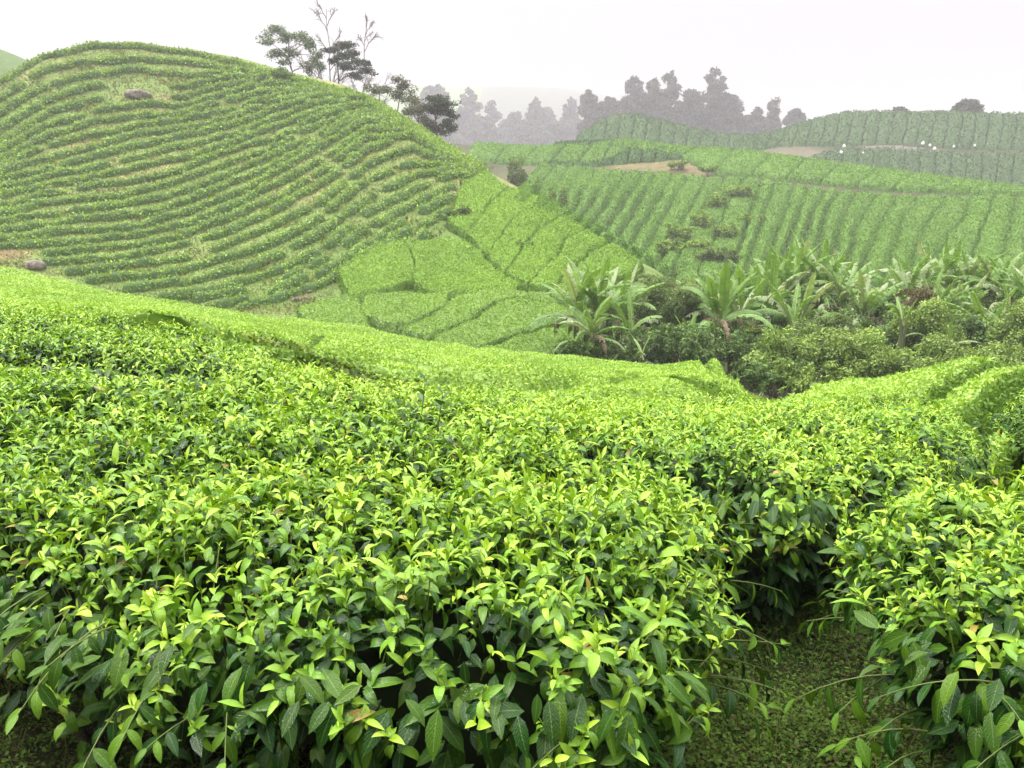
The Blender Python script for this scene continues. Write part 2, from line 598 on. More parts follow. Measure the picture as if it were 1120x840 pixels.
def ground_mat():
    """the kind of ground comes from the tint attribute, broken up by noise at two sizes"""
    m, t, out = mat_new('ground')
    L, N = t.links.new, t.nodes.new
    at = N('ShaderNodeAttribute'); at.attribute_name = 'tint'
    gm = N('ShaderNodeNewGeometry')
    n1 = N('ShaderNodeTexNoise'); n1.inputs['Scale'].default_value = 1.1; n1.inputs['Detail'].default_value = 8; n1.inputs['Roughness'].default_value = .7
    n2 = N('ShaderNodeTexNoise'); n2.inputs['Scale'].default_value = 9.0; n2.inputs['Detail'].default_value = 6
    L(gm.outputs['Position'], n1.inputs['Vector']); L(gm.outputs['Position'], n2.inputs['Vector'])
    def mul(col, fac, lo, hi):
        mr = N('ShaderNodeMapRange'); mr.inputs['From Min'].default_value = .3; mr.inputs['From Max'].default_value = .7
        mr.inputs['To Min'].default_value = lo; mr.inputs['To Max'].default_value = hi
        L(fac, mr.inputs['Value'])
        mx = N('ShaderNodeMix'); mx.data_type = 'RGBA'; mx.blend_type = 'MULTIPLY'; mx.inputs['Factor'].default_value = 1
        L(col, mx.inputs['A']); L(mr.outputs['Result'], mx.inputs['B'])
        return mx.outputs['Result']
    c = mul(at.outputs['Color'], n1.outputs['Fac'], .65, 1.35)
    c = mul(c, n2.outputs['Fac'], .6, 1.4)
    p = N('ShaderNodeBsdfPrincipled'); p.inputs['Roughness'].default_value = .95; p.inputs['Specular IOR Level'].default_value = .15
    L(c, p.inputs['Base Color'])
    bp = N('ShaderNodeBump'); bp.inputs['Strength'].default_value = .6; bp.inputs['Distance'].default_value = .08
    L(n2.outputs['Fac'], bp.inputs['Height']); L(bp.outputs['Normal'], p.inputs['Normal'])
    L(p.outputs['BSDF'], out.inputs['Surface'])
    return m


LEAF_NEAR = leaf_mat('tea_leaf_near', .15, .17, veins=True, spec=.27)
LEAF_SHADE = leaf_mat('tea_leaf_old_shaded', .2, .15, veins=True, spec=.16)  # shaded copy of the near leaf, less sheen, for flanks and twigs
LEAF_MID = leaf_mat('tea_leaf', .45, .28, spec=.25)
LEAF_FAR = leaf_mat('far_leaf', .6, .25, spec=.12)
MASS = leaf_mat('leaf_mass', 1.0, 0, spec=0.0, noise=.35)
BARK = noise_mat('bark', (.05, .04, .03), (.13, .11, .09), 14)
PALEBARK = noise_mat('pale_bark', (.16, .15, .14), (.3, .28, .26), 6)
ROCK = noise_mat('rock', (.05, .045, .035), (.27, .24, .19), 4.5, bump=1.0)
PINKROCK = noise_mat('pink_rock', (.22, .12, .12), (.42, .3, .3), 5, bump=.6)
SACK = noise_mat('sack_cloth', (.68, .68, .68), (.8, .8, .8), 6)
GROUND = ground_mat()

# ------------------------------------------------------------------ ground
def ground_tint():
    x, y, z = GX.ravel(), GY.ravel(), GZ.ravel()
    xy = np.stack([x, y], -1)
    c = np.tile(np.array([.028, .028, .013]), (len(x), 1))                   # leaf litter and moss close by, colour darkened for the shade under hedges
    n = wob(xy, 7.0, 2) * .6 + wob(xy, 2.5, 5) * .5
    grass = np.array([.115, .175, .042])
    dry = np.array([.155, .165, .052])
    hill = mixc(grass, dry, np.clip(n * .6 + .2, 0, 1))
    t = np.clip((y - 30) / 12, 0, 1)
    c = mixc(c, 0, 0 * t) * (1 - t[:, None]) + hill * t[:, None]
    far = np.clip((y - 68) / 20, 0, 1) * np.clip((x + .25 * y - 8) / 10, 0, 1)
    c = c * (1 - far[:, None]) + mixc([.035, .05, .018], [.07, .07, .03], np.clip(n * .5 + .4, 0, 1)) * far[:, None]
    vf = np.clip((y - 245) / 30, 0, 1)
    c = c * (1 - vf[:, None]) + np.array([.05, .065, .035]) * vf[:, None]
    pth = np.exp(-((x - .7 - .1 * (y - 2.4)) / .4) ** 2) * (y > .5) * (y < 4.5)
    c = c * (1 - pth[:, None]) + np.array([.025, .04, .01]) * pth[:, None]
    lus = np.clip(1.3 - np.hypot((x - LUSH[0]) / 11, (y - LUSH[1]) / 12), 0, 1)
    c = c * (1 - lus[:, None]) + np.array([.07, .13, .025]) * lus[:, None]
    h4 = (y > 98) & (x < -28)
    c[h4] = np.array([.07, .12, .03])
    gul = np.exp(-(((x - 16) / 14) ** 2 + ((y - 32) / 9) ** 2))
    c = c * (1 - gul[:, None]) + np.array([.035, .04, .018]) * gul[:, None]
    for px, py, r, col in BARE:
        p = onto(px, py)[0]
        k = np.clip(1.6 - np.hypot((x - p[0]), (y - p[1]) * .75) / r + .35 * wob(xy, r * .5, 3), 0, 1)
        c = c * (1 - k[:, None]) + np.array(col) * k[:, None]
    return c


_l = onto(535, 310)[0]
LUSH = (_l[0], _l[1])
BARE = [(4, 276, 1.0, (.17, .125, .06)), (95, 155, 1.2, (.19, .18, .07)), (180, 112, 1.0, (.17, .165, .065)), (700, 172, 6.0, (.13, .115, .05)), (735, 173, 3.0, (.13, .115, .05)),
        (770, 180, 2.5, (.15, .12, .06)), (862, 168, 4, (.1, .09, .055)), (890, 169, 3.5, (.1, .09, .055)), (975, 150, 6, (.16, .13, .11)),
        (1010, 140, 5, (.15, .12, .1)), (785, 240, 3.5, (.11, .09, .05)), (760, 258, 3, (.11, .09, .05)), (590, 190, 5, (.08, .085, .04)),
        (330, 323, .5, (.15, .13, .07)), (350, 88, 2.0, (.21, .2, .08)), (150, 185, 2.0, (.2, .2, .07)), (330, 210, 1.6, (.19, .19, .07)), (505, 210, 1.2, (.19, .18, .07))]


def build_ground():
    g = Geo()
    na, nr = len(ANG), len(RAD)
    v = np.stack([GX, GY, GZ], -1).reshape(-1, 3)
    i, j = np.meshgrid(np.arange(na - 1), np.arange(nr - 1), indexing='ij')
    q = np.stack([i * nr + j, i * nr + j + 1, (i + 1) * nr + j + 1, (i + 1) * nr + j], -1).reshape(-1, 4)
    g.add(v, q[:, ::-1], ground_tint())
    o = g.obj('ground', GROUND)
    tag(o, 'dry grassy hillside ground with bare brown soil', None, kind='structure')


build_ground()


def build_haze():
    import bmesh
    bm = bmesh.new()
    bmesh.ops.create_cube(bm, size=1)
    for v in bm.verts:
        v.co.x *= 2300
        v.co.y = (v.co.y + .5) * 2300 - 1150
        v.co.z = -60 + (v.co.z + .5) * 230
    me = bpy.data.meshes.new('haze')
    bm.to_mesh(me)
    bm.free()
    m, t, out = mat_new('haze')
    pv = t.nodes.new('ShaderNodeVolumePrincipled')
    pv.inputs['Color'].default_value = (.855, .84, .862, 1)
    pv.inputs['Density'].default_value = HAZE
    pv.inputs['Anisotropy'].default_value = .25
    t.links.new(pv.outputs['Volume'], out.inputs['Volume'])
    me.materials.append(m)
    o = bpy.data.objects.new('haze', me)
    COL.objects.link(o)
    tag(o, 'pale mist hanging over the tea hills', None, kind='stuff')


HAZE = .0009
build_haze()

# ------------------------------------------------------------------ tea hedges close to the camera
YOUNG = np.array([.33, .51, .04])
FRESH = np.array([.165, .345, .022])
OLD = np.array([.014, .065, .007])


def inside(poly, p):
    x, y = p[:, 0], p[:, 1]
    r = np.zeros(len(p), bool)
    n = len(poly)
    for i in range(n):
        a, b = poly[i], poly[(i + 1) % n]
        k = (a[1] > y) != (b[1] > y)
        r ^= k & (x < (b[0] - a[0]) * (y - a[1]) / (b[1] - a[1] + 1e-12) + a[0])
    return r


def edge_dist(poly, p):
    """distance to the outline and the way out"""
    best = np.full(len(p), 1e9)
    out = np.zeros((len(p), 2))
    n = len(poly)
    for i in range(n):
        a, b = poly[i], poly[(i + 1) % n]
        ab = b - a
        t = np.clip(((p - a) @ ab) / (ab @ ab), 0, 1)
        q = a + t[:, None] * ab
        d = np.linalg.norm(p - q, axis=1)
        k = d < best
        best[k] = d[k]
        out[k] = (q - p)[k] / np.maximum(d[k], 1e-6)[:, None]
    return best, out


def smooth_poly(pts, m=4):
    """closed outline, rounded and slightly wavy"""
    p = np.asarray(pts, float)
    for _ in range(2):
        a = p * .75 + np.roll(p, -1, 0) * .25
        b = p * .25 + np.roll(p, -1, 0) * .75
        p = np.stack([a, b], 1).reshape(-1, 2)
    return p + .04 * np.stack([wob(p, .3, 1), wob(p, .3, 2)], -1)


def canopy_top(p, d, h, er=.3, drop=.22):
    return tz(p[:, 0], p[:, 1]) + h + .06 * wob(p, .5, 4) + .045 * wob(p, .17, 6) - drop * (1 - np.clip(d / er, 0, 1)) ** 2


def near_hedge(label, outline, h=.75, shoots=640, sides=True, twigs=0, seed=1, side_n=210):
    poly = smooth_poly(outline)
    lo, hi = poly.min(0), poly.max(0)
    area = np.prod(hi - lo)
    e = empty('tea_hedge', (*poly.mean(0), float(tz(*poly.mean(0)))))
    tag(e, label, 'tea hedge', 'clipped tea hedges in the foreground')
    g = Geo()
    n = int(area * shoots)
    p = rng.uniform(lo, hi, (n, 2))
    p = p[inside(poly, p)]
    d, out = edge_dist(poly, p)
    # camera sees a wedge only: keep what could show from nearby too
    keep = np.abs(p[:, 0]) < (p[:, 1] * .75 + 1.7)
    keep &= rng.random(len(p)) < np.clip(1.15 + 1.1 * wob(p, .16, 31), .12, 1)
    p, d, out = p[keep], d[keep], out[keep]
    n = len(p)
    up = nrm(np.column_stack([out * (.95 * (1 - np.clip(d / .3, 0, 1)))[:, None], np.ones(n)]) + rng.normal(0, .22, (n, 3)))
    top = np.column_stack([p, canopy_top(p, d, h)]) + up * (rng.uniform(-.085, .035, n) + rng.exponential(.014, n))[:, None]
    dist = np.hypot(p[:, 0], p[:, 1])
    vig = np.clip(.5 + .45 * wob(p, .5, 8) + .3 * wob(p, 1.7, 13) + rng.normal(0, .28, n), 0, 1)             # how much young growth this shoot carries
    az0 = rng.uniform(0, 6.28, n)
    ref = np.where(np.abs(up[:, 2:3]) > .9, np.array([[1., 0, 0]]), np.array([[0, 0, 1.]]))
    ax = nrm(np.cross(up, ref))
    ay = np.cross(up, ax)
    big = .76 * np.exp(rng.normal(0, .2, n))
    for i, (off, el, L, wr, bend, fold) in enumerate([(0, 1.25, .030, .22, .15, .5), (.004, 1.0, .046, .36, .45, .35), (.012, .78, .060, .38, .7, .3), (.024, .55, .070, .4, .9, .25),
                                                      (.04, .32, .078, .42, 1.0, .2), (.06, .1, .084, .42, 1.05, .18), (.09, -.1, .09, .42, .9, .18)]):
        az = az0 + i * 2.4 + rng.normal(0, .35, n)
        el = el + rng.normal(0, .22, n)
        D = (ax * np.cos(az)[:, None] + ay * np.sin(az)[:, None]) * np.cos(el)[:, None] + up * np.sin(el)[:, None]
        N = up * np.cos(el)[:, None] - (ax * np.cos(az)[:, None] + ay * np.sin(az)[:, None]) * np.sin(el)[:, None]
        N = N + rng.normal(0, .16, (n, 3))
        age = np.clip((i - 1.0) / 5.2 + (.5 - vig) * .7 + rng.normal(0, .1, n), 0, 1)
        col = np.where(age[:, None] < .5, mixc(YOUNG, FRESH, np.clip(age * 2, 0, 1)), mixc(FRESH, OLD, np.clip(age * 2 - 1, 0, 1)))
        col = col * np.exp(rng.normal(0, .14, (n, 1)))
        yellow = rng.random(n) < .006
        col[yellow] = np.array([.42, .34, .06]) * rng.uniform(.3, 1, (yellow.sum(), 1))
        ok = rng.random(n) < (.92 if i < 5 else .85)
        for a, b, seg in ((0, 3.3, 5), (3.3, 5.2, 3), (5.2, 99, 2)):
            k = ok & (dist >= a) & (dist < b)
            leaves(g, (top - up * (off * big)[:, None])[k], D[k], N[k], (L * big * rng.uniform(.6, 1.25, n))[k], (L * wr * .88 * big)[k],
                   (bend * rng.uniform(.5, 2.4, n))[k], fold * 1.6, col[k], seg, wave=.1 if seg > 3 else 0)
    # green stalks of the tallest shoots
    k = (dist < 3.6) & (rng.random(n) < .5)
    st = top[k]
    upk = up[k]
    sv = np.cross(upk, rdir(len(st)))
    sv = nrm(sv) * .0014
    v = np.stack([st - sv, st + sv, st + sv - upk * .11, st - sv - upk * .11], 1)
    g.add(v, np.arange(len(st) * 4).reshape(-1, 4), [.16, .2, .05])
    # flanks: older leaves that hang down, coloured darker still for the shade there
    if sides:
        gl = Geo()
        per = np.roll(poly, -1, 0) - poly
        ln = np.linalg.norm(per, axis=1)
        m = int(ln.sum() * side_n)
        s = rng.choice(len(ln), m, p=ln / ln.sum())
        f = rng.random(m)[:, None]
        q = poly[s] + per[s] * f
        tang = per[s] / ln[s][:, None]
        o2 = np.column_stack([tang[:, 1], -tang[:, 0]])
        if ((poly[:, 0] * np.roll(poly[:, 1], -1) - np.roll(poly[:, 0], -1) * poly[:, 1]).sum()) < 0:
            o2 = -o2
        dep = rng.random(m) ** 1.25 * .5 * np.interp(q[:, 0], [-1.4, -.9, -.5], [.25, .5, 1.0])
        q = q - o2 * (.0 + dep * .55 + np.abs(rng.normal(0, .07, m)))[:, None]
        ok = (np.abs(q[:, 0]) < q[:, 1] * .75 + 1.7) & (np.hypot(q[:, 0], q[:, 1]) < 9)
        q, o2, dep = q[ok], o2[ok], dep[ok]
        m = len(q)
        z = tz(q[:, 0], q[:, 1]) + h - .1 - dep
        P = np.column_stack([q, z])
        D = np.column_stack([o2, np.full(m, -.75)]) + rng.normal(0, .5, (m, 3))
        N = np.column_stack([o2 * .7, np.ones(m)]) + rng.normal(0, .3, (m, 3))
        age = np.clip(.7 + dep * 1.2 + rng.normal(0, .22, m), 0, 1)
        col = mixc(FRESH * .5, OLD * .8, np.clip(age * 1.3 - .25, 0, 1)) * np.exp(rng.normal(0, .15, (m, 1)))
        L = rng.uniform(.055, .1, m)
        near = np.hypot(q[:, 0], q[:, 1]) < 4
        for k, seg in ((near, 5), (~near, 2)):
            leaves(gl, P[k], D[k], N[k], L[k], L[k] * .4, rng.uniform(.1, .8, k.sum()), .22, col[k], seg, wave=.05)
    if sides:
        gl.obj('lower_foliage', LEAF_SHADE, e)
    # older leaves inside the table close the view, their colour darkened for depth shade
    n2 = int(area * 620)
    q = rng.uniform(lo, hi, (n2, 2))
    q = q[inside(poly, q)]
    d2, o_ = edge_dist(poly, q)
    k = np.abs(q[:, 0]) < (q[:, 1] * .75 + 1.7)
    q, d2, o_ = q[k], d2[k], o_[k]
    n2 = len(q)
    dp = rng.uniform(.03, .2, n2)
    P = np.column_stack([q - o_ * (.5 * dp)[:, None], canopy_top(q, d2, h) - dp])
    D = rdir(n2) * [1, 1, .45] + np.array([0, 0, -.15]) + np.column_stack([o_, np.zeros(n2)]) * .5
    L = rng.uniform(.045, .085, n2)
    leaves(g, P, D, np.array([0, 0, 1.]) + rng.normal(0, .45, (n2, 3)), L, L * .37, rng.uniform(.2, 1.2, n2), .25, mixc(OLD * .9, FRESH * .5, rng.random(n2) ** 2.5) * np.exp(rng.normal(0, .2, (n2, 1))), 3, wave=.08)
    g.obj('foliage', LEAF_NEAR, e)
    # near-black sheet for the twig mass, the inner shade put into its colour
    gi = Geo()
    st_ = .1
    xs, ys = np.arange(lo[0], hi[0], st_), np.arange(lo[1], hi[1], st_)
    X, Yv = np.meshgrid(xs, ys, indexing='ij')
    pp = np.stack([X.ravel(), Yv.ravel()], -1)
    ins = inside(poly, pp)
    dd, _ = edge_dist(poly, pp)
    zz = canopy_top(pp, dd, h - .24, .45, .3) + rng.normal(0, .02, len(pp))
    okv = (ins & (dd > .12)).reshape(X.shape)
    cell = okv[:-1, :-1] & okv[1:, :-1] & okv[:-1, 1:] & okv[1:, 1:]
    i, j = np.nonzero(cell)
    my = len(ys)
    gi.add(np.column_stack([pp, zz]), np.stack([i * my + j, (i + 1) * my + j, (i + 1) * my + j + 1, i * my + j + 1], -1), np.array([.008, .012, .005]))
    gi.obj('inner_twig_shade', MASS, e)
    # woody stems under the table
    ns = int(area * 1.6)
    q = rng.uniform(lo, hi, (ns, 2))
    dd, _ = edge_dist(poly, q)
    q = q[inside(poly, q) & (dd > .3) & (np.hypot(q[:, 0], q[:, 1]) < 5.5)]
    for x, y in q:
        z0 = float(tz(x, y))
        gs = Geo()
        for _ in range(3):
            a = rng.uniform(0, 6.28)
            r = rng.uniform(.08, .32)
            c = rng.normal(0, .025, (5, 3))
            t = np.linspace(0, 1, 5)[:, None]
            pts = np.array([x, y, z0 - .03]) + t * np.array([math.cos(a) * r, math.sin(a) * r, 0]) + np.array([0, 0, 1.0]) * t * (h - .16) + c * t
            tube(gs, pts, np.linspace(.014, .005, 5) * rng.uniform(.7, 1.5), [.1, .1, .1], 5)
        gs.obj('stem', BARK, e)
    # long leafy twigs that reach out of the flank, drooping
    if twigs:
        per = np.roll(poly, -1, 0) - poly
        ln = np.linalg.norm(per, axis=1)
        vis = (poly[:, 1] < 3.4) & (np.abs(poly[:, 0]) < poly[:, 1] * .62 + .1)
        pr = ln * vis
        sgn = 1 if ((poly[:, 0] * np.roll(poly[:, 1], -1) - np.roll(poly[:, 0], -1) * poly[:, 1]).sum()) > 0 else -1
        for _ in range(twigs):
            gt = Geo()
            s = rng.choice(len(ln), p=pr / pr.sum())
            b = poly[s] + per[s] * rng.random()
            tg = per[s] / ln[s]
            o2 = np.array([tg[1], -tg[0]]) * sgn
            zb = float(tz(*b)) + h - rng.uniform(.15, .5) * np.interp(b[0], [-1.3, -.4], [.5, 1])
            Ltw = rng.uniform(.06, .17)
            dirv = nrm(np.array([*(o2 + tg * rng.normal(0, .5)), rng.uniform(-.2, .45)]))
            t = np.linspace(0, 1, 6)[:, None]
            pts = np.array([*(b - o2 * .12), zb]) + t * dirv * (Ltw + .12) - np.array([0, 0, 1]) * t ** 2 * Ltw * rng.uniform(.3, .8)
            tube(gt, pts, np.linspace(.0026, .001, 6), [.08, .11, .03], 5)
            m = rng.integers(5, 8)
            tt = np.linspace(.35, 1, m) + rng.normal(0, .04, m)
            pl = np.stack([np.interp(tt, t[:, 0], pts[:, k]) for k in range(3)], -1)
            az = rng.uniform(0, 6.28) + np.arange(m) * 2.4
            sd = nrm(np.cross(dirv, [0, 0, 1]))
            D = sd[None] * np.cos(az)[:, None] * .9 + dirv[None] * (.4 + .5 * (tt[:, None] > .9)) + np.array([0, 0, -1.]) * (.5 + .4 * rng.random((m, 1)))
            N = np.array([0, 0, 1.]) + dirv[None] * .7 + rng.normal(0, .2, (m, 3))
            L = rng.uniform(.045, .08, m) * np.where(tt > .93, .8, 1)
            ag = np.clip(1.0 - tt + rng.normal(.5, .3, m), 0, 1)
            leaves(gt, pl, D + rng.normal(0, .25, (m, 3)), N, L, L * .37, rng.uniform(.2, 1.0, m), .28, mixc(FRESH * .7, OLD * .8, ag), 7, wave=.06)  # twig leaf colours dimmed for the shade of the flank
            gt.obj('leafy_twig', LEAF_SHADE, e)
    return e


first_hedge = near_hedge('broad tea hedge nearest the camera, its dark underside open along the bottom left',
           [(-4, 2.9), (-2.4, 2.6), (-1.7, 2.38), (-1.1, 1.96), (-.75, 1.77), (-.42, 1.63), (.1, 1.54), (.32, 1.62), (.46, 1.95), (.63, 2.4), (.76, 2.9), (.74, 3.32), (.2, 3.75), (-.6, 4.2), (-1.3, 4.5),
            (-2.5, 4.62), (-4.2, 4.7)], twigs=40)
for sx, sy, sh in ((-.40, 3.75, .2), (-.33, 3.8, .14)):              # shoots the pluckers have missed
    gs = Geo()
    z = float(tz(sx, sy)) + .68
    t = np.linspace(0, 1, 6)[:, None]
    pts = np.array([sx, sy, z]) + t * np.array([.03, 0, sh + .06])
    tube(gs, pts, np.linspace(.003, .0015, 6), [.06, .08, .03], 5)
    m = 7
    f = np.linspace(.3, 1, m)
    az = np.arange(m) * 2.4 + 1.0
    el = np.linspace(.2, 1.0, m)
    D = np.column_stack([np.cos(az) * np.cos(el), np.sin(az) * np.cos(el), np.sin(el)])
    N = np.column_stack([-np.cos(az) * np.sin(el), -np.sin(az) * np.sin(el), np.cos(el)])
    leaves(gs, pts[0] + f[:, None] * (pts[-1] - pts[0]), D, N, np.linspace(.12, .06, m), .036, .5, .3, mixc(OLD * 1.3, FRESH * .5, rng.random(m)), 6, wave=.06)
    gs.obj('unplucked_shoot', LEAF_NEAR, first_hedge)
near_hedge('tea hedge at the right of the grassy gap, leaning over the weeds',
           [(.86, 2.0), (.97, 1.66), (1.6, 1.52), (2.6, 1.6), (3.6, 2.0), (3.9, 3.6), (3, 3.95), (2.2, 3.52), (1.6, 3.26), (1.12, 2.95), (1.0, 2.7), (.95, 2.3)], twigs=26)
near_hedge('second tea hedge behind the nearest one, forming the leafy crest before the valley',
           [(-4.6, 4.98), (-2.5, 4.95), (-1.2, 4.76), (-.5, 4.4), (.3, 3.9), (.84, 3.2), (1.1, 3.04), (1.6, 3.5), (2.0, 3.8), (2.15, 4.05), (2.75, 5), (3.35, 6.3), (3.45, 7.4), (2, 7.5), (.8, 7.1),
            (-.2, 6.7), (-1.2, 6.5), (-2.5, 7.2), (-4.6, 7.6), (-5.6, 6.5)], shoots=540, side_n=300)
near_hedge('tea hedge on the right slope just past the short dark furrow',
           [(2.38, 3.98), (3.1, 4.2), (4.2, 4.25), (5.6, 5.0), (6.6, 7.4), (5.6, 8.1), (3.8, 7.3), (3.62, 6.2), (3.02, 5.1)], shoots=540, side_n=300)

# ------------------------------------------------------------------ clipped hedges further off: strips between two dark furrows


def poly_at(c, n):
    c = np.asarray(c, float)
    s = np.concatenate([[0], np.cumsum(np.linalg.norm(np.diff(c, axis=0), axis=1))])
    t = np.linspace(0, s[-1], n)
    out = np.stack([np.interp(t, s, c[:, k]) for k in range(c.shape[1])], -1)
    if n > 6 and len(c) > 2:                       # take the corners off
        for _ in range(3):
            out[1:-1] = (out[:-2] + 2 * out[1:-1] + out[2:]) / 4
    return out


def strip(label, A, B, h=.7, gap=.16, edge=.45, cols=(FRESH, OLD), group='tea strips', cover=.9, size=.0022, smin=.05, ymin=7.0, world_xy=False, young=None, rough=1.0, name='tea_hedge', ext=0.0, ext0=0.0, jit=0.0, low=0.0, fold=0.0):
    """a flat-topped hedge between the furrows A and B (pixel curves of the photograph, met with the ground)"""
    if not world_xy:
        A, B = np.asarray(A, float), np.asarray(B, float)
        A, B = onto(*poly_at(A, 26).T, lift=h, ymin=ymin), onto(*poly_at(B, 26).T, lift=h, ymin=ymin)
    if ext:
        A = np.vstack([A, A[-1] + nrm(A[-1] - A[-4]) * ext])
        B = np.vstack([B, B[-1] + nrm(B[-1] - B[-4]) * ext])
    if ext0:
        A = np.vstack([A[0] + nrm(A[0] - A[3]) * ext0 + [0, ext0 * .3], A])
        B = np.vstack([B[0] + nrm(B[0] - B[3]) * ext0 + [0, ext0 * .3], B])
    la = max(np.linalg.norm(np.diff(A, axis=0), axis=1).sum(), np.linalg.norm(np.diff(B, axis=0), axis=1).sum())
    wid = np.linalg.norm(poly_at(A, 9) - poly_at(B, 9), axis=1)
    ymid = np.hypot(*((A.mean(0) + B.mean(0)) / 2))
    res = max(.13, ymid * .005)
    ns, ntt = int(np.clip(la / res, 8, 260)), int(np.clip(wid.mean() / res, 6, 80))
    A, B = poly_at(A, ns), poly_at(B, ns)
    t = .5 - .5 * np.cos(np.linspace(0, math.pi, ntt)) if ntt < 14 else np.linspace(0, 1, ntt)
    W = np.linalg.norm(B - A, axis=1)[:, None]
    XY = A[:, None] + (B - A)[:, None] * t[None, :, None]
    s = np.linspace(0, la, ns)[:, None]
    d = np.minimum(np.minimum(t[None] * W, (1 - t)[None] * W), np.minimum(s, la - s)) - gap / 2
    xy = XY.reshape(-1, 2)
    xy = xy + jit * np.stack([wob(xy, 1.6, 21), wob(xy, 1.6, 22)], -1)
    lump = (.10 * wob(xy, 1.1, 3) + .06 * wob(xy, .45, 7)) * min(1, h) * rough + fold * wob(xy, 5.0, 41)
    f = np.clip(d / edge, 0, 1)
    prof = (1 - (1 - f) ** 3).reshape(-1)
    prof = np.where(d.reshape(-1) < -.5 * gap + .001, prof, low + (1 - low) * prof) if low else prof
    z = tz(xy[:, 0], xy[:, 1]) + (h + lump) * prof - .25 * (d.reshape(-1) < 0) - .02
    V = np.column_stack([xy, z])
    i, j = np.meshgrid(np.arange(ns - 1), np.arange(ntt - 1), indexing='ij')
    q = np.stack([i * ntt + j, (i + 1) * ntt + j, (i + 1) * ntt + j + 1, i * ntt + j + 1], -1).reshape(-1, 4)
    nn = np.cross(V[q[:, 1]] - V[q[:, 0]], V[q[:, 3]] - V[q[:, 0]])
    if np.median(nn[:, 2]) < 0:
        q = q[:, ::-1]
        nn = -nn
    nn = np.where(nn[:, 2:3] < 0, -nn, nn)
    ar = np.linalg.norm(nn, axis=1)
    fn = nn / np.maximum(ar, 1e-9)[:, None]
    top, dark_tone = np.asarray(cols[0]), np.asarray(cols[1])
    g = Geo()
    vc = mixc(dark_tone * .6, (top + dark_tone) * .5, np.clip(prof * .9 + .1, 0, 1))  # hull colour darkened towards the furrows, putting their shade into it
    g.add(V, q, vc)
    # leaves all over it
    cen = V[q].mean(1)
    r = np.hypot(cen[:, 0], cen[:, 1])
    sz = np.maximum(smin, r * size)
    seen = np.abs(cen[:, 0]) < cen[:, 1] * .66 + 2
    lam = cover * ar / (.26 * sz ** 2) * seen * np.where(fn[:, 2] < .02, .5, 1)
    cnt = rng.poisson(lam)
    k = np.repeat(np.arange(len(q)), cnt)
    m = len(k)
    if m:
        a, b = rng.random((m, 1)), rng.random((m, 1))
        P = (V[q[k, 0]] * (1 - a) + V[q[k, 1]] * a) * (1 - b) + (V[q[k, 3]] * (1 - a) + V[q[k, 2]] * a) * b
        Nf = fn[k]
        sk = sz[k] * rng.uniform(.7, 1.35, m)
        D = np.cross(Nf, rdir(m)) + Nf * rng.uniform(.1, 1.1, (m, 1))
        N = Nf + rng.normal(0, .45, (m, 3))
        P = P + Nf * (rng.uniform(-.25, .45, m) * sk)[:, None]
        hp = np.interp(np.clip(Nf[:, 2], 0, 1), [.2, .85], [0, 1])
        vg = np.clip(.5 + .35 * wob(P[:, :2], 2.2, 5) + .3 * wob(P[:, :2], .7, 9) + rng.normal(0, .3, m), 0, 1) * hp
        col = mixc(dark_tone, top, vg)
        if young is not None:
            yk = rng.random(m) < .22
            col[yk] = col[yk] * .3 + np.asarray(young) * .7 * hp[yk][:, None] + dark_tone * .3 * (1 - hp[yk][:, None])
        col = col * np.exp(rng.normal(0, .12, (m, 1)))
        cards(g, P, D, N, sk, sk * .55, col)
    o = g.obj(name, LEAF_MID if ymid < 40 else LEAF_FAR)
    o['label'] = label
    o['category'] = 'tea hedge'
    o['group'] = group
    return o


# the bright valley field below the crest
BR = (np.array([.33, .50, .085]), np.array([.16, .30, .04]))
mid = [
    [(-40, 286), (0, 290), (60, 301), (130, 320), (200, 334), (260, 341), (330, 346), (400, 357), (460, 364), (520, 386), (600, 393), (700, 392), (770, 393), (810, 405), (846, 424)],
    [(-40, 312), (0, 318), (100, 331), (200, 345), (300, 352), (380, 366), (450, 376), (520, 393), (620, 402), (700, 399), (770, 401), (815, 411), (846, 426)],
    [(-40, 326), (0, 331), (100, 340), (200, 351), (300, 362), (370, 376), (430, 378), (480, 391), (560, 405), (600, 412), (700, 408), (770, 409), (815, 416), (846, 428)],
    [(-40, 336), (0, 340), (100, 347), (200, 358), (280, 371), (360, 388), (432, 402), (482, 404), (560, 417), (640, 420), (700, 416), (770, 416), (815, 421), (846, 430)],
    [(-40, 346), (0, 350), (100, 356), (200, 366), (280, 382), (350, 400), (430, 423), (480, 428), (560, 432), (640, 430), (700, 427), (770, 425), (815, 427), (846, 433)],
]
mlab = ['%s bright tea row of the valley field, counted in from its far edge' % w for w in ('first', 'second', 'third', 'fourth', 'fifth', 'sixth', 'seventh', 'eighth')]
mid2 = []
for k in range(4):
    a, b = poly_at(np.asarray(mid[k], float), 30), poly_at(np.asarray(mid[k + 1], float), 30)
    mid2 += [a, a * (.5 + .12 * (-1) ** k) + b * (.5 - .12 * (-1) ** k)]
mid2.append(np.asarray(mid[4], float))
for k in range(8):
    strip(mlab[k], mid2[k], mid2[k + 1], h=.86, gap=.0, edge=.9, smin=.036, fold=.12, low=.3, cols=BR, group='bright rows of the valley field', young=[.37, .54, .09], cover=1.0, rough=.8)
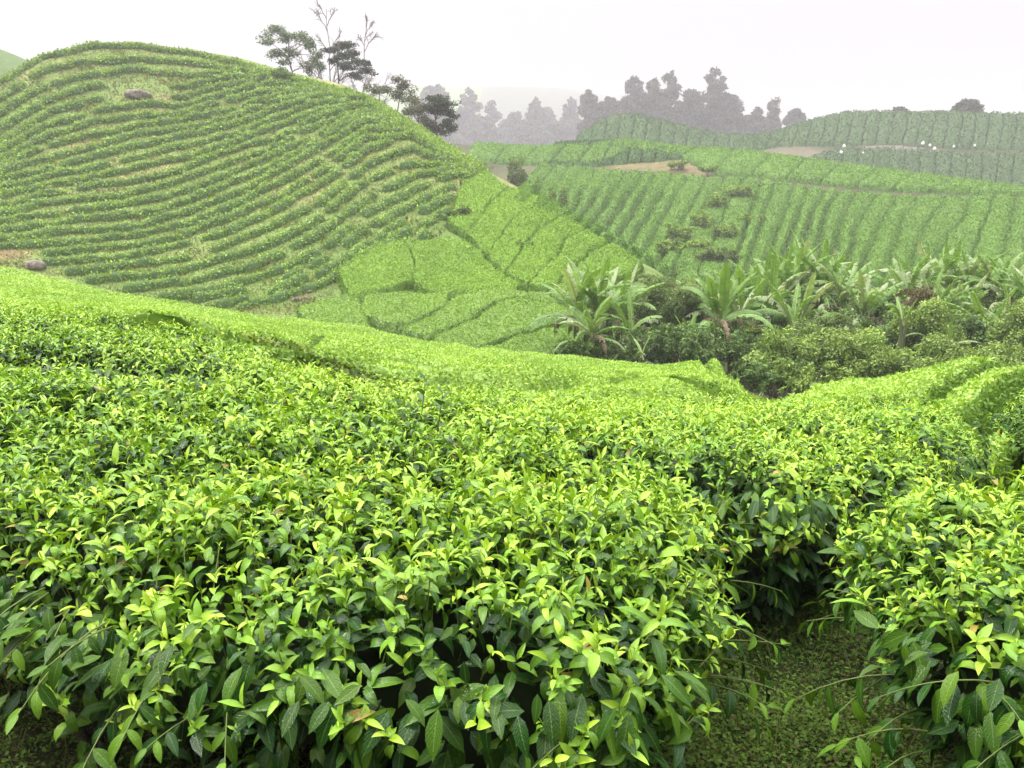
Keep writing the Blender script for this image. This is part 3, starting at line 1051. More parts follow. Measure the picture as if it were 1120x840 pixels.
# fill in front of them, hidden by the crest for the most part
gA = onto(*poly_at(mid[4], 26).T, lift=.7, ymin=7)
gB = np.stack([np.interp(np.linspace(0, 1, 26), [0, .3, .5, .75, 1], [-5.6, -2.4, -1.0, .9, 3.2]), np.interp(np.linspace(0, 1, 26), [0, .3, .5, .75, 1], [8.0, 7.7, 7.1, 7.6, 8.0])], -1)
strip('darker tea row in the dip directly behind the leafy crest', gA, gB, h=.68, gap=.2, edge=.4, cols=(np.array([.17, .26, .04]), np.array([.07, .12, .025])), group='bright rows of the valley field', world_xy=True,
      young=[.26, .33, .05], cover=1.2)

# right bank
rb = [[(840, 434), (862, 427), (885, 420), (915, 414), (950, 411), (985, 408)],
      [(905, 468), (940, 458), (968, 446), (1000, 429), (1037, 414), (1062, 407)],
      [(1000, 478), (1040, 456), (1072, 442), (1095, 426), (1112, 414), (1130, 405)],
      [(1090, 472), (1118, 456), (1145, 440), (1165, 424), (1180, 412), (1195, 402)]]
rl = ['tea row on the right bank, sloping down to the gully end', 'tea row on the right bank between the two dark furrows', 'outermost tea row on the right bank, past the deepest furrow']
for k in range(3):
    strip(rl[k], rb[k], rb[k + 1], h=.72, gap=.16, edge=.3, cols=BR, ext=2.5, ext0=1.8, low=.25, fold=.1, group='tea rows on the right bank', young=[.37, .54, .09], cover=1.1, ymin=5.5, smin=.05)

# lush strips at the foot and right flank of the big hill
LU = (np.array([.215, .365, .05]), np.array([.125, .24, .034]))
g0 = [(557, 205), (540, 217), (526, 234), (513, 254)]
g1 = [(601, 220), (567, 231), (551, 251), (531, 277)]
g2 = [(622, 234), (598, 243), (580, 263), (549, 296)]
g3 = [(640, 249), (620, 257), (609, 274), (597, 291), (575, 310)]
g4 = [(666, 264), (649, 274), (628, 290), (600, 314)]
lush = [([(530, 184), (508, 198), (496, 220), (488, 240)], g0, 'uppermost lush tea strip on the right flank of the big hill, under the dotted bushes'),
        (g0, g1, 'second lush tea strip down the right flank of the big hill'), (g1, g2, 'third lush tea strip down the right flank, with a dark shrub at its foot'),
        (g2, g3, 'fourth lush tea strip down the right flank of the big hill'), (g3, g4, 'fifth lush tea strip on the right flank, above the left banana clump'),
        (g4, [(704, 287), (684, 297), (660, 310), (632, 330)], 'lowest lush tea strip on the right flank, running behind the banana clump'),
        ([(366, 296), (392, 274), (442, 258)], [(380, 324), (410, 321), (456, 304)], 'rounded lush tea mound below the dotted rows, left part'),
        ([(440, 260), (475, 262), (512, 256), (531, 279), (548, 298), (572, 311)], [(454, 303), (466, 318), (490, 320), (520, 318), (545, 316), (562, 318)], 'rounded lush tea mound where the flank strips come together'),
        ([(398, 322), (425, 319), (450, 319), (497, 319)], [(398, 340), (420, 353), (445, 350), (488, 332)], 'short lush tea strip with a pinkish rock at its lower end'),
        ([(434, 356), (480, 336), (500, 321), (549, 315), (600, 318)], [(462, 366), (514, 347), (554, 327), (577, 324), (618, 330)], 'long curved lush tea strip reaching the valley field'),
        ([(466, 366), (516, 348), (556, 328), (580, 325), (618, 331), (650, 338)], [(506, 384), (540, 373), (575, 361), (605, 351), (622, 350), (650, 354)], 'wide lush tea strip left of the banana clump'),
        ([(508, 386), (541, 375), (576, 363), (606, 353), (623, 352), (648, 356)], [(545, 393), (575, 395), (600, 396), (615, 392), (622, 380), (630, 372)], 'lowest lush tea strip, its dark end above the gully'),
        ([(322, 337), (352, 326), (378, 323), (396, 326)], [(336, 350), (362, 356), (390, 358), (414, 359)], 'low dark green tea mound between the valley field and the dotted rows')]
for A, B, lab in lush:
    strip(lab, A, B, h=.5, gap=.0, edge=.4, rough=1.9, jit=.25, low=.8, cols=LU, group='lush tea strips at the foot of the big hill', young=[.24, .39, .06], ymin=20)

# strips on the slope across the gully
FA = (np.array([.15, .275, .045]), np.array([.10, .21, .036]))
ORD = ['first', 'second', 'third', 'fourth', 'fifth', 'sixth', 'seventh', 'eighth', 'ninth', 'tenth', 'eleventh', 'twelfth', 'thirteenth', 'fourteenth', 'fifteenth', 'sixteenth', 'seventeenth',
       'eighteenth', 'nineteenth', 'twentieth', 'twenty-first', 'twenty-second', 'twenty-third', 'twenty-fourth', 'twenty-fifth', 'twenty-sixth', 'twenty-seventh', 'twenty-eighth', 'twenty-ninth', 'thirtieth']
fg = [[(590, 179), (572, 196), (556, 215)], [(606, 179), (588, 206), (578, 222)], [(622, 179), (611, 198), (596, 228)], [(638, 180), (618, 211), (604, 238)], [(652, 183), (632, 215), (616, 246)],
      [(670, 184), (639, 230), (628, 254)], [(685, 186), (648, 242), (640, 260)], [(705, 185), (660, 252), (652, 268)], [(719, 186), (677, 255), (664, 276)], [(737, 188), (690, 263), (680, 282)],
      [(752, 190), (706, 271), (696, 290)], [(773, 192), (749, 234), (722, 280), (714, 296)], [(794, 192), (776, 214), (752, 262), (735, 296)], [(815, 192), (795, 222), (776, 270), (762, 300)],
      [(833, 194), (813, 252), (800, 292), (794, 305)], [(849, 196), (836, 230), (825, 262), (812, 305)], [(868, 199), (855, 236), (842, 272), (834, 305)], [(884, 202), (871, 238), (860, 270), (848, 305)],
      [(903, 204), (887, 234), (877, 266), (868, 305)], [(919, 206), (903, 230), (895, 264), (884, 305)], [(937, 208), (922, 232), (914, 264), (902, 305)], [(961, 209), (940, 238), (932, 267), (918, 305)],
      [(982, 211), (965, 238), (949, 278), (938, 305)], [(1005, 213), (986, 240), (978, 267), (964, 305)], [(1036, 214), (1010, 248), (1003, 266), (990, 305)], [(1062, 213), (1056, 235), (1032, 262), (1016, 305)],
      [(1088, 211), (1074, 248), (1064, 278), (1052, 305)], [(1112, 213), (1104, 245), (1096, 275), (1088, 305)], [(1136, 215), (1128, 248), (1122, 278), (1116, 305)], [(1164, 217), (1156, 250), (1150, 280), (1144, 305)]]
for k in range(len(fg) - 1):
    strip('%s long tea strip from the left below the track on the slope across the gully' % ORD[k], fg[k], fg[k + 1], h=.65, gap=.28, edge=.2, rough=.6, jit=.2, cols=(FA[0] * rng.uniform(.9, 1.1), FA[1]), group='long tea strips across the gully', cover=.75,
          ymin=55, size=.0021)
# the narrow band above the track
top_e = [(505, 158), (560, 166), (600, 168), (640, 168), (665, 161), (690, 155), (715, 158), (740, 163), (800, 166), (870, 175), (960, 188), (1050, 200), (1120, 207), (1200, 214)]
bot_e = [(505, 172), (560, 176), (600, 177), (650, 178), (662, 177), (672, 166), (690, 162), (720, 165), (745, 169), (760, 184), (800, 188), (850, 192), (884, 196), (978, 204), (1029, 206), (1120, 209), (1200, 216)]
te, be = np.array(top_e, float), np.array(bot_e, float)
ux = [512, 545, 575, 605, 635, 662, 690, 718, 748, 790, 830, 868, 905, 945, 985, 1025, 1065, 1105, 1150]
for k in range(len(ux) - 1):
    cur = []
    for x in (ux[k], ux[k + 1]):
        sl = 9 if x > 750 else 4
        cur.append([(x + sl, np.interp(x + sl, te[:, 0], te[:, 1]) + 1.0), (x, (np.interp(x + sl, te[:, 0], te[:, 1]) + np.interp(x - sl, be[:, 0], be[:, 1])) / 2), (x - sl, np.interp(x - sl, be[:, 0], be[:, 1]))])
    strip('%s short tea strip from the left above the track on the slope across the gully' % ORD[k], cur[0], cur[1], h=.6, gap=.26, edge=.2, rough=.6, cols=(FA[0] * 1.12, FA[1]), ext0=4,
          group='short tea strips above the track', cover=.75, ymin=80, size=.0021)
# the far misty hill: two tiers
DU = (np.array([.075, .15, .04]), np.array([.042, .095, .027]))
t3 = np.array([(560, 182), (615, 160), (650, 138), (675, 129), (720, 136), (800, 151), (830, 150), (880, 135), (930, 125), (1000, 127), (1030, 124), (1060, 129), (1120, 129), (1250, 127)], float)
m3 = np.array([(560, 190), (640, 180), (760, 170), (830, 163), (845, 158), (900, 158), (980, 157), (1010, 159), (1040, 161), (1120, 162), (1250, 164)], float)
b3 = np.array([(830, 178), (900, 184), (960, 192), (1050, 202), (1120, 210), (1250, 218)], float)
xs3 = np.arange(600, 1150, 15.0)
for k in range(len(xs3) - 1):
    cur = []
    for x in (xs3[k], xs3[k + 1]):
        ty = np.interp(x + 3, t3[:, 0], t3[:, 1]) + 1.5
        cur.append([(x + 3, ty), (x, (ty + np.interp(x - 3, m3[:, 0], m3[:, 1])) / 2), (x - 4, np.interp(x - 4, m3[:, 0], m3[:, 1]))])
    if True:
        strip('%s faint tea strip from the left on the crest of the misty far hill' % (ORD[k] if k < 30 else 'last'), cur[0], cur[1], h=.5, gap=.16, edge=.3, rough=.5, jit=.25, low=.15, cols=DU, ext0=6, group='faint tea strips on the misty far hill', cover=.5, ymin=120, size=.0021) if k < 31 else \
            strip('%s faint tea strip from the right edge on the crest of the misty far hill' % ORD[len(xs3) - 2 - k], cur[0], cur[1], h=.5, gap=.16, edge=.3, rough=.5, jit=.25, low=.15, cols=DU, ext0=6, group='faint tea strips on the misty far hill', cover=.5, ymin=120, size=.0021)
xs4 = np.arange(854, 1150, 17.0)
for k in range(len(xs4) - 1):
    cur = []
    for x in (xs4[k], xs4[k + 1]):
        ty = np.interp(x, m3[:, 0], m3[:, 1]) + 3.5 + 13 * np.clip((910 - x) / 30, 0, 1)
        by = np.interp(x - 3, b3[:, 0], b3[:, 1])
        cur.append([(x, ty), (x - 1, (ty + by) / 2), (x - 3, by)])
    strip('%s faint tea strip from the left below the sacks on the misty far hill' % ORD[k], cur[0], cur[1], h=.5, gap=.16, edge=.3, rough=.5, jit=.25, low=.15, cols=(DU[0] * .9, DU[1]), group='faint tea strips below the far track', cover=.5, ymin=120, size=.0021)
print('strips', round(time.time() - T0, 1))

# ------------------------------------------------------------------ rows of young bushes along the big hill
gx = np.array([-40, 0, 50, 100, 150, 200, 250, 300, 350, 400, 450, 500, 540])
guides = np.array([
    [110, 88, 60, 51, 49, 55, 67, 80, 93, 107, 136, 168, 190],
    [185, 156, 124, 108, 103, 106, 90, 83, 95, 109, 138, 170, 192],
    [215, 195, 183, 172, 157, 147, 138, 118, 103, 111, 140, 172, 194],
    [232, 223, 210, 203, 195, 183, 164, 150, 127, 114, 142, 174, 196],
    [262, 258, 254, 249, 245, 232, 213, 188, 160, 129, 144, 176, 198],
    [292, 288, 285, 281, 276, 266, 250, 228, 201, 162, 146, 178, 200],
    [334, 330, 328, 325, 323, 320, 310, 297, 272, 233, 207, 186, 204],
    [352, 350, 346, 343, 340, 337, 328, 316, 298, 266, 236, 212, 208],
    [372, 370, 366, 362, 358, 352, 344, 334, 318, 292, 262, 236, 220]], float)
gaps = [4, 5, 3, 4, 3, 4, 2, 2]
bx = np.array([182, 205, 235, 262, 285, 300, 322, 345.])
bxx = np.array([528, 502, 494, 464, 402, 374, 350, 322.])


def bush(g, c, up, sx, sy, h, ax, k, size, top, dark_tone, dark):
    """one rounded bush: a dark core and leaf clumps over its dome"""
    u = rdir(k)
    u[:, 2] = np.abs(u[:, 2]) * 1.0 - .15
    ay = np.cross(up, ax)
    M = np.stack([ax, ay, up])
    rad = np.array([sx, sy, h])
    lo_ = u * rad * rng.uniform(.82, 1.08, (k, 1))
    P = c + lo_ @ M
    N = nrm((u / rad) @ M) + rng.normal(0, .35, (k, 3))
    D = np.cross(N, rdir(k)) + N * .5 + np.array([0, 0, .35])
    t = np.clip(u[:, 2] * .9 + .25 + rng.normal(0, .22, k), 0, 1)  # leaf tone lightens with height: dome shading put into the colour
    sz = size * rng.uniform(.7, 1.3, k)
    cards(g, P, D, N, sz, sz * .6, mixc(dark_tone, top, t) * np.exp(rng.normal(0, .13, (k, 1))))
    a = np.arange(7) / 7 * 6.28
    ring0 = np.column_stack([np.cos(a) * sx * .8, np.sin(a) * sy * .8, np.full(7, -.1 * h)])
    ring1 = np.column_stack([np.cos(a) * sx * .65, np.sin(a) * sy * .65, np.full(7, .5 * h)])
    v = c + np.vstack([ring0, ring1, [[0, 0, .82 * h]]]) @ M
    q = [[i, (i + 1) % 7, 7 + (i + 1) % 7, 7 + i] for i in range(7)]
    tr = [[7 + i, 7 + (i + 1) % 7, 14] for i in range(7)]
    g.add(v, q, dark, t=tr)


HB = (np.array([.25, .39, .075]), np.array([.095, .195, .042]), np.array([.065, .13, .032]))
rows = []
for a in range(len(gaps)):
    for b in range(gaps[a]):
        f = b / gaps[a]
        rows.append(guides[a] * (1 - f) + guides[a + 1] * f)
rows.append(guides[-1])
singles = []
nrow = len(rows)
for ri, yy in enumerate(rows):
    px = np.arange(-36, 535, 4.0)
    py = np.interp(px, gx, yy) + 1.0 * np.sin(px * .045 + ri * 2.1) + .5 * np.sin(px * .11 + ri)
    py[1:-1] = (py[:-2] + py[1:-1] * 2 + py[2:]) / 4
    ok = px < np.interp(py, bx, bxx) - 3
    sil = np.interp(px, [0, 45, 80, 150, 235, 280, 330, 400, 440, 480, 530], [84, 60, 50, 46, 60, 71, 86, 103, 126, 152, 182])
    ok &= py > sil + 1.2
    lowline = np.interp(px, [-40, 0, 60, 130, 200, 260, 330, 400], [282, 286, 297, 316, 330, 337, 342, 352])
    ok &= py < lowline - 3
    px, py = px[ok], py[ok]
    if len(px) < 4:
        continue
    xy = onto(px, py, lift=.25, ymin=30)
    brk = np.concatenate([[0], np.cumsum(np.linalg.norm(np.diff(xy, axis=0), axis=1))])
    okd = np.concatenate([[True], np.diff(brk) < 2.5])
    g = Geo()
    s = 0.0
    cnt = 0
    while s < brk[-1]:
        s += rng.uniform(.38, .6)
        i = min(np.searchsorted(brk, s), len(brk) - 1)
        if not okd[i] or np.diff(brk)[max(i - 1, 0)] > 2.5:
            continue
        x, y = np.interp(s, brk, xy[:, 0]), np.interp(s, brk, xy[:, 1])
        x += rng.normal(0, .05)
        y += rng.normal(0, .06)
        ppx = np.interp(s, brk, px)
        ppy = np.interp(s, brk, py)
        pxy = np.array([[x, y]])
        thin = wob(pxy, 5.0, 11)[0] + .8 * wob(pxy, 1.6, 12)[0]
        sparse = np.clip((ppx - 280) / 200, 0, 1) * np.clip((ppy - 150) / 80, 0, 1)
        if thin > 1.75 - .6 * sparse or rng.random() < .03 + .09 * sparse:
            s += rng.uniform(.2, .9)
            continue
        if 110 < ppx < 188 and 90 < ppy < 112 or (ppx < 50 and 270 < ppy < 300):
            continue
        up = tnorm(np.array([x]), np.array([y]), 1.0)[0]
        up = nrm(up * .4 + np.array([0, 0, .6]))
        tan = np.array([np.interp(s + .3, brk, xy[:, 0]) - np.interp(s - .3, brk, xy[:, 0]), np.interp(s + .3, brk, xy[:, 1]) - np.interp(s - .3, brk, xy[:, 1]), 0])
        ax = nrm(np.cross(np.cross(up, nrm(tan)), up))
        big = rng.uniform(.7, 1.2) * (1 + .12 * sparse) * np.interp(y, [45, 90], [.92, 1.1])
        z = float(tz(x, y)) - .03
        if sparse > .45 and ppy > 195 and rng.random() < .6 and len(singles) < 140:
            singles.append((x, y, z, big))
            continue
        sh = rng.uniform(.8, 1.15)
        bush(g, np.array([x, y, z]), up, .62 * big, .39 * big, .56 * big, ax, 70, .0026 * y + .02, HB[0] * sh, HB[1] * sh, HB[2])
        cnt += 1
    if cnt < 14:
        continue
    o = g.obj('tea_row', LEAF_FAR)
    lab = '%s contour row of young tea bushes down from the top of the big hill' % ORD[ri] if ri < 20 else '%s contour row of young tea bushes up from the foot of the big hill' % ORD[nrow - 1 - ri]
    tag(o, lab, 'tea row', 'contour rows on the big hill')
bm_ = []
for v in range(6):
    g = Geo()
    bush(g, np.zeros(3), np.array([0, 0, 1.]), .5, .44, .55, np.array([1., 0, 0]), 70, .15, HB[0] * (.85 + .05 * v), HB[1], HB[2])
    bm_.append(g.mesh('tea_bush', LEAF_FAR))
for i, (x, y, z, b) in enumerate(singles):
    o = bpy.data.objects.new('tea_bush', bm_[i % 6])
    o.location = (x, y, z)
    o.rotation_euler = (0, 0, rng.uniform(0, 6.28))
    o.scale = (b, b, b * rng.uniform(.85, 1.15))
    COL.objects.link(o)
    tag(o, 'small separate tea bush on the dry lower right flank of the big hill', 'tea bush', 'separate bushes on the dry flank')


def hill_grass():
    """rough grass and weeds between the rows of the big hill"""
    g = Geo()
    n = 90000
    px, py = rng.uniform(-25, 540, n), rng.uniform(44, 345, n)
    low_ = np.interp(px, [-40, 0, 60, 130, 200, 260, 330, 400], [284, 288, 299, 318, 332, 339, 344, 354])
    sil = np.interp(px, [0, 45, 80, 150, 235, 280, 330, 400, 440, 480, 530], [84, 60, 50, 46, 60, 71, 86, 103, 126, 152, 182])
    k = (py < low_ + 3) & (py > sil) & (px < np.interp(py, bx, bxx) + 14)
    px, py = px[k], py[k]
    xy = np.concatenate([onto(px[i:i + 4000], py[i:i + 4000], 0.0, 30) for i in range(0, len(px), 4000)])
    P = np.column_stack([xy, tz(xy[:, 0], xy[:, 1]) + .01])
    n = len(P)
    t = np.clip(.5 + .5 * wob(xy, 1.4, 51) + .3 * wob(xy, .5, 52) + rng.normal(0, .25, n), 0, 1)
    col = mixc([.075, .13, .03], [.21, .25, .07], t)
    dry = rng.random(n) < .12 + .25 * (wob(xy, 3.5, 53) > .55)
    col[dry] = np.array([.2, .16, .07]) * rng.uniform(.6, 1.2, (dry.sum(), 1))
    s = (.0019 * xy[:, 1] + .02) * rng.uniform(.6, 1.8, n) * (.7 + .8 * np.clip(wob(xy, 1.0, 54), 0, 1))
    D = rng.normal(0, .6, (n, 3)) * [1, 1, .2] + [0, 0, .75]
    cards(g, P, D, rdir(n) * [1, 1, .3] + [0, -.4, .4], s, s * .6, col)
    o = g.obj('grass', LEAF_FAR)
    tag(o, 'rough yellowish grass and weeds between the rows of the big hill', None, kind='stuff')


hill_grass()
print('rows', nrow, len(singles), round(time.time() - T0, 1))

# ------------------------------------------------------------------ rocks
def blob(g, c, r, col, n=1, seed=0, flat=.0):
    import bmesh
    bm = bmesh.new()
    bmesh.ops.create_icosphere(bm, subdivisions=4, radius=1)
    v = np.array([p.co[:] for p in bm.verts])
    f = np.array([[q.index for q in p.verts] for p in bm.faces])
    bm.free()
    w = np.stack([v[:, 0] + seed * 3.1 + v[:, 2], v[:, 1] - seed + v[:, 2] * .7], -1)
    k = 1 + .16 * wob(w, .9, seed) + .07 * wob(w[:, ::-1], .35, seed + 1)
    v = v * k[:, None]
    v = np.sign(v) * np.abs(v) ** .85
    g.add(np.asarray(c) + v * np.asarray(r), None, col, t=f)


def on_ground(px, py, lift=0.0, ymin=3.0):
    p = onto(px, py, lift, ymin)[0]
    return np.array([p[0], p[1], float(tz(*p))])


def px2m(n, Y):
    return n / FPX * Y


for px, py, wx, wz, m, nm, lab, sd in [(152, 107, 13, 6, ROCK, 'boulder', 'low brown boulder lying between the rows high on the big hill', 1),
                                       (38, 293, 11, 6, ROCK, 'boulder', 'dark boulder below the bare earth patch at the left foot of the big hill', 2),
                                       (424, 356, 4.5, 5, PINKROCK, 'rock', 'pinkish rock at the end of the short lush tea strip', 3),
                                       (324, 329, 5, 2.6, ROCK, 'rock', 'grey rock at the foot of the dotted rows, beside the dark green tea mound', 4),
                                       (338, 320, 4, 2.2, ROCK, 'rock', 'small grey rock among the separate bushes, just above the other grey rock', 5)]:
    b = on_ground(px, py, ymin=25)
    g = Geo()
    Y = b[1]
    r = np.array([px2m(wx, Y), px2m(wx, Y) * .8, px2m(wz, Y)])
    blob(g, b + [0, 0, r[2] * .35], r, [.2, .18, .16], seed=sd)
    tag(g.obj(nm, m), lab, 'rock')

# ------------------------------------------------------------------ white sacks on the far track
def sack(px, py, s, lab):
    b = on_ground(px, py, ymin=130)
    g = Geo()
    prof = [(.0, 0), (.42, .0), (.5, .15), (.5, .55), (.42, .8), (.16, .95), (.12, 1.0), (.2, 1.08), (.22, 1.14), (0, 1.12)]
    k = 12
    th = np.arange(k) / k * 6.283
    v = np.array([[r * math.cos(t) * (1 + .12 * math.sin(3 * t + z * 4)), r * math.sin(t), z] for r, z in prof for t in th])
    a = rng.uniform(-.4, .4)
    v[:, 0] += v[:, 2] * a * .4
    i, j = np.meshgrid(np.arange(len(prof) - 1), np.arange(k), indexing='ij')
    s *= .66
    q = np.stack([i * k + j, i * k + (j + 1) % k, (i + 1) * k + (j + 1) % k, (i + 1) * k + j], -1).reshape(-1, 4)
    g.add(b + [0, 0, .5] + v * s, q, [.8, .8, .8])
    tag(g.obj('sack', SACK), lab, 'sack', 'white sacks of picked leaf on the far hill')


for px, py, s, lab in [(923, 164, .95, 'white sack on the dirt patch, upper of the close pair'), (920, 171, .95, 'white sack on the dirt patch, lower of the close pair'),
                       (944, 171, .6, 'small white sack at the right end of the dirt patch'), (1009, 161, 1.0, 'white sack at the left end of the far track'),
                       (1017, 163, .8, 'smaller white sack just right of the one at the far track end'), (1022, 167, .95, 'white sack lying lowest of the three at the far track end'),
                       (1043, 164, .7, 'single white sack along the far track, middle of the three spaced out'), (1066, 163, .7, 'last single white sack along the far track, toward the right edge')]:
    sack(px, py, s, lab)

# ------------------------------------------------------------------ trees and shrubs
def clump(g, c, r, n, size, top, dark_tone, airy=0.0, up=.35):
    u = rdir(n)
    rr = rng.random((n, 1)) ** (1 / 3 if airy else 1 / 7)
    P = c + u * rr * r * rng.uniform(.82, 1.12, (n, 1))
    N = u + np.array([0, 0, up]) + rng.normal(0, .4, (n, 3))
    D = np.cross(nrm(N), rdir(n)) + u * .4
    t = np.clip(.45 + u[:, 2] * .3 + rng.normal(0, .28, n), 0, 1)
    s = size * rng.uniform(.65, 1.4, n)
    cards(g, P, D, N, s, s * .55, mixc(dark_tone, top, t) * np.exp(rng.normal(0, .14, (n, 1))))


def limb(gt, a, b, r0, r1, sag=.12, k=6, col=(.1, .1, .1), n=7):
    t = np.linspace(0, 1, n)[:, None]
    L = np.linalg.norm(np.asarray(b) - a)
    pts = np.asarray(a) * (1 - t) + np.asarray(b) * t + rng.normal(0, .02 * L, (n, 3)) * np.sin(t * math.pi) + np.array([0, 0, 1]) * sag * L * np.sin(t * math.pi)
    tube(gt, pts, np.linspace(r0, r1, n), col, k)
    return pts


def tree(label, base, trunk_top, clumps, Y, top, dark_tone, size=.22, dens=1.0, bark=BARK, airy=1, name='hill_tree', group=None, tr=.14, cat='tree', base_y=None):
    """clumps: (px, py, rx, ry) read off the photograph; each gets its own distance around Y"""
    b = unproj(base[0], base[1], Y)
    b[2] = min(b[2], float(tz(b[0], b[1]))) if base_y is None else base_y
    e = empty(name, b)
    tag(e, label, cat, group)
    gt, gc = Geo(), Geo()
    tt = unproj(trunk_top[0], trunk_top[1], Y)
    spine = limb(gt, b - [0, 0, .3], tt, tr, tr * .45, 0)
    for px, py, rx, ry in clumps:
        Rx, Rz = px2m(rx, Y), px2m(ry, Y)
        c = unproj(px, py, Y + rng.normal(0, 1.2) * Rx)
        k = int(np.clip((spine[:, 2] < c[2] - .1 * Rz).sum() - 1, 2, 6))
        pts = limb(gt, spine[k], c, tr * .4, tr * .1, .1)
        R = np.array([Rx, Rx * rng.uniform(.8, 1.1), Rz])
        for _ in range(3):
            u = rdir(1)[0]
            limb(gt, pts[4], c + u * R * .8, tr * .14, tr * .04, 0, 4, n=4)
        m = int(dens * 2.1 * (Rx * Rx + 2 * Rx * Rz) * 4 / (.27 * size ** 2))
        for _ in range(9):
            u = rdir(1)[0] * R * rng.uniform(.3, 1.25)
            clump(gc, c + u, R * rng.uniform(.4, .7) * [1.15, 1.15, .95], max(m // 9, 14), size, top, dark_tone, airy)
    gt.obj('trunk', bark, e)
    gc.obj('crown', LEAF_FAR, e)
    return e


TA = (np.array([.17, .24, .11]), np.array([.07, .11, .06]))
TB = (np.array([.06, .085, .045]), np.array([.022, .036, .022]))
TO = (np.array([.13, .14, .065]), np.array([.05, .06, .035]))
tree('pale green airy tree, left of the ridge pair on the big hill', (323, 84), (316, 46),
     [(302, 33, 10, 5), (290, 45, 8, 4), (312, 42, 9, 5), (329, 40, 8, 5), (340, 48, 7, 6), (301, 58, 9, 4), (316, 56, 8, 4), (344, 62, 8, 6), (337, 73, 7, 6), (313, 67, 7, 3), (350, 73, 5, 6)], 97, *TA, size=.22, dens=.5, tr=.12)
tree('dark layered tree with flat boughs, right of the ridge pair on the big hill', (366, 96), (369, 48),
     [(377, 50, 12, 3.5), (362, 54, 8, 3), (389, 58, 8, 3), (375, 62, 9, 3.5), (393, 67, 8, 3), (380, 73, 9, 3), (400, 78, 8, 3.5), (388, 82, 9, 3), (364, 66, 5, 3), (402, 70, 5, 2.5)], 97, *TB, size=.2, dens=.62, tr=.13)
tree('sparse olive tree with a forked top just behind the descending ridge', (434, 118), (436, 84),
     [(433, 86, 6, 5), (442, 92, 7, 5), (424, 98, 9, 5), (411, 97, 9, 4), (446, 101, 8, 6), (434, 104, 8, 5)], 92, *TO, size=.2, dens=.4, tr=.1)
tree('dark green tree of flat layers standing behind the descending ridge, right of the olive tree', (473, 152), (478, 110),
     [(476, 109, 11, 4), (490, 113, 8, 3), (484, 120, 11, 3.5), (493, 126, 7, 3), (473, 118, 9, 4), (488, 134, 9, 3), (494, 141, 7, 2.5), (480, 142, 8, 4)], 88, *TB, size=.2, dens=.7, tr=.11)
tree('low olive bush tree between the two trees behind the descending ridge', (456, 134), (456, 112), [(452, 112, 9, 7), (462, 120, 9, 7), (448, 122, 8, 6), (466, 131, 8, 8), (474, 140, 7, 8)], 90, *TO, size=.19, dens=.5, tr=.09)


def bare_tree(label, base, top, Y, spread, seed):
    b = unproj(base[0], base[1], Y)
    b[2] = min(b[2], float(tz(b[0], b[1])))
    e = empty('bare_tree', b)
    tag(e, label, 'tree', 'leafless trees on the ridge')
    gt, gb = Geo(), Geo()
    tt = unproj(top[0], top[1], Y)
    sp = limb(gt, b - [0, 0, .3], tt, .14, .03, 0, n=12)
    H = np.linalg.norm(tt - b)
    for k in range(16):
        f = rng.uniform(.35, .97)
        p = np.array([np.interp(f, np.linspace(0, 1, 12), sp[:, i]) for i in range(3)])
        a = rng.uniform(0, 6.28)
        d = np.array([math.cos(a), math.sin(a), rng.uniform(.6, 1.6)])
        L = H * spread * (1.15 - f) * rng.uniform(.5, 1)
        q = limb(gb, p, p + nrm(d) * L, .055, .028, .08, 5)
        for _ in range(7):
            s = q[rng.integers(2, 7)]
            w = nrm(d + rng.normal(0, .6, 3))
            l2 = L * rng.uniform(.25, .5)
            z = limb(gb, s, s + w * l2, .04, .026, .06, 4, n=4)
            for _ in range(3):
                limb(gb, z[2], z[2] + nrm(w + rng.normal(0, .6, 3)) * l2 * .6, .026, .018, 0, 3, n=3)
    gt.obj('trunk', PALEBARK, e)
    gb.obj('bare_crown', PALEBARK, e)


bare_tree('tall leafless grey tree rising behind the pair on the ridge', (362, 88), (357, 10), 101, .42, 1)
bare_tree('slighter leafless grey tree leaning right behind the dark layered tree', (385, 92), (402, 22), 102, .34, 2)


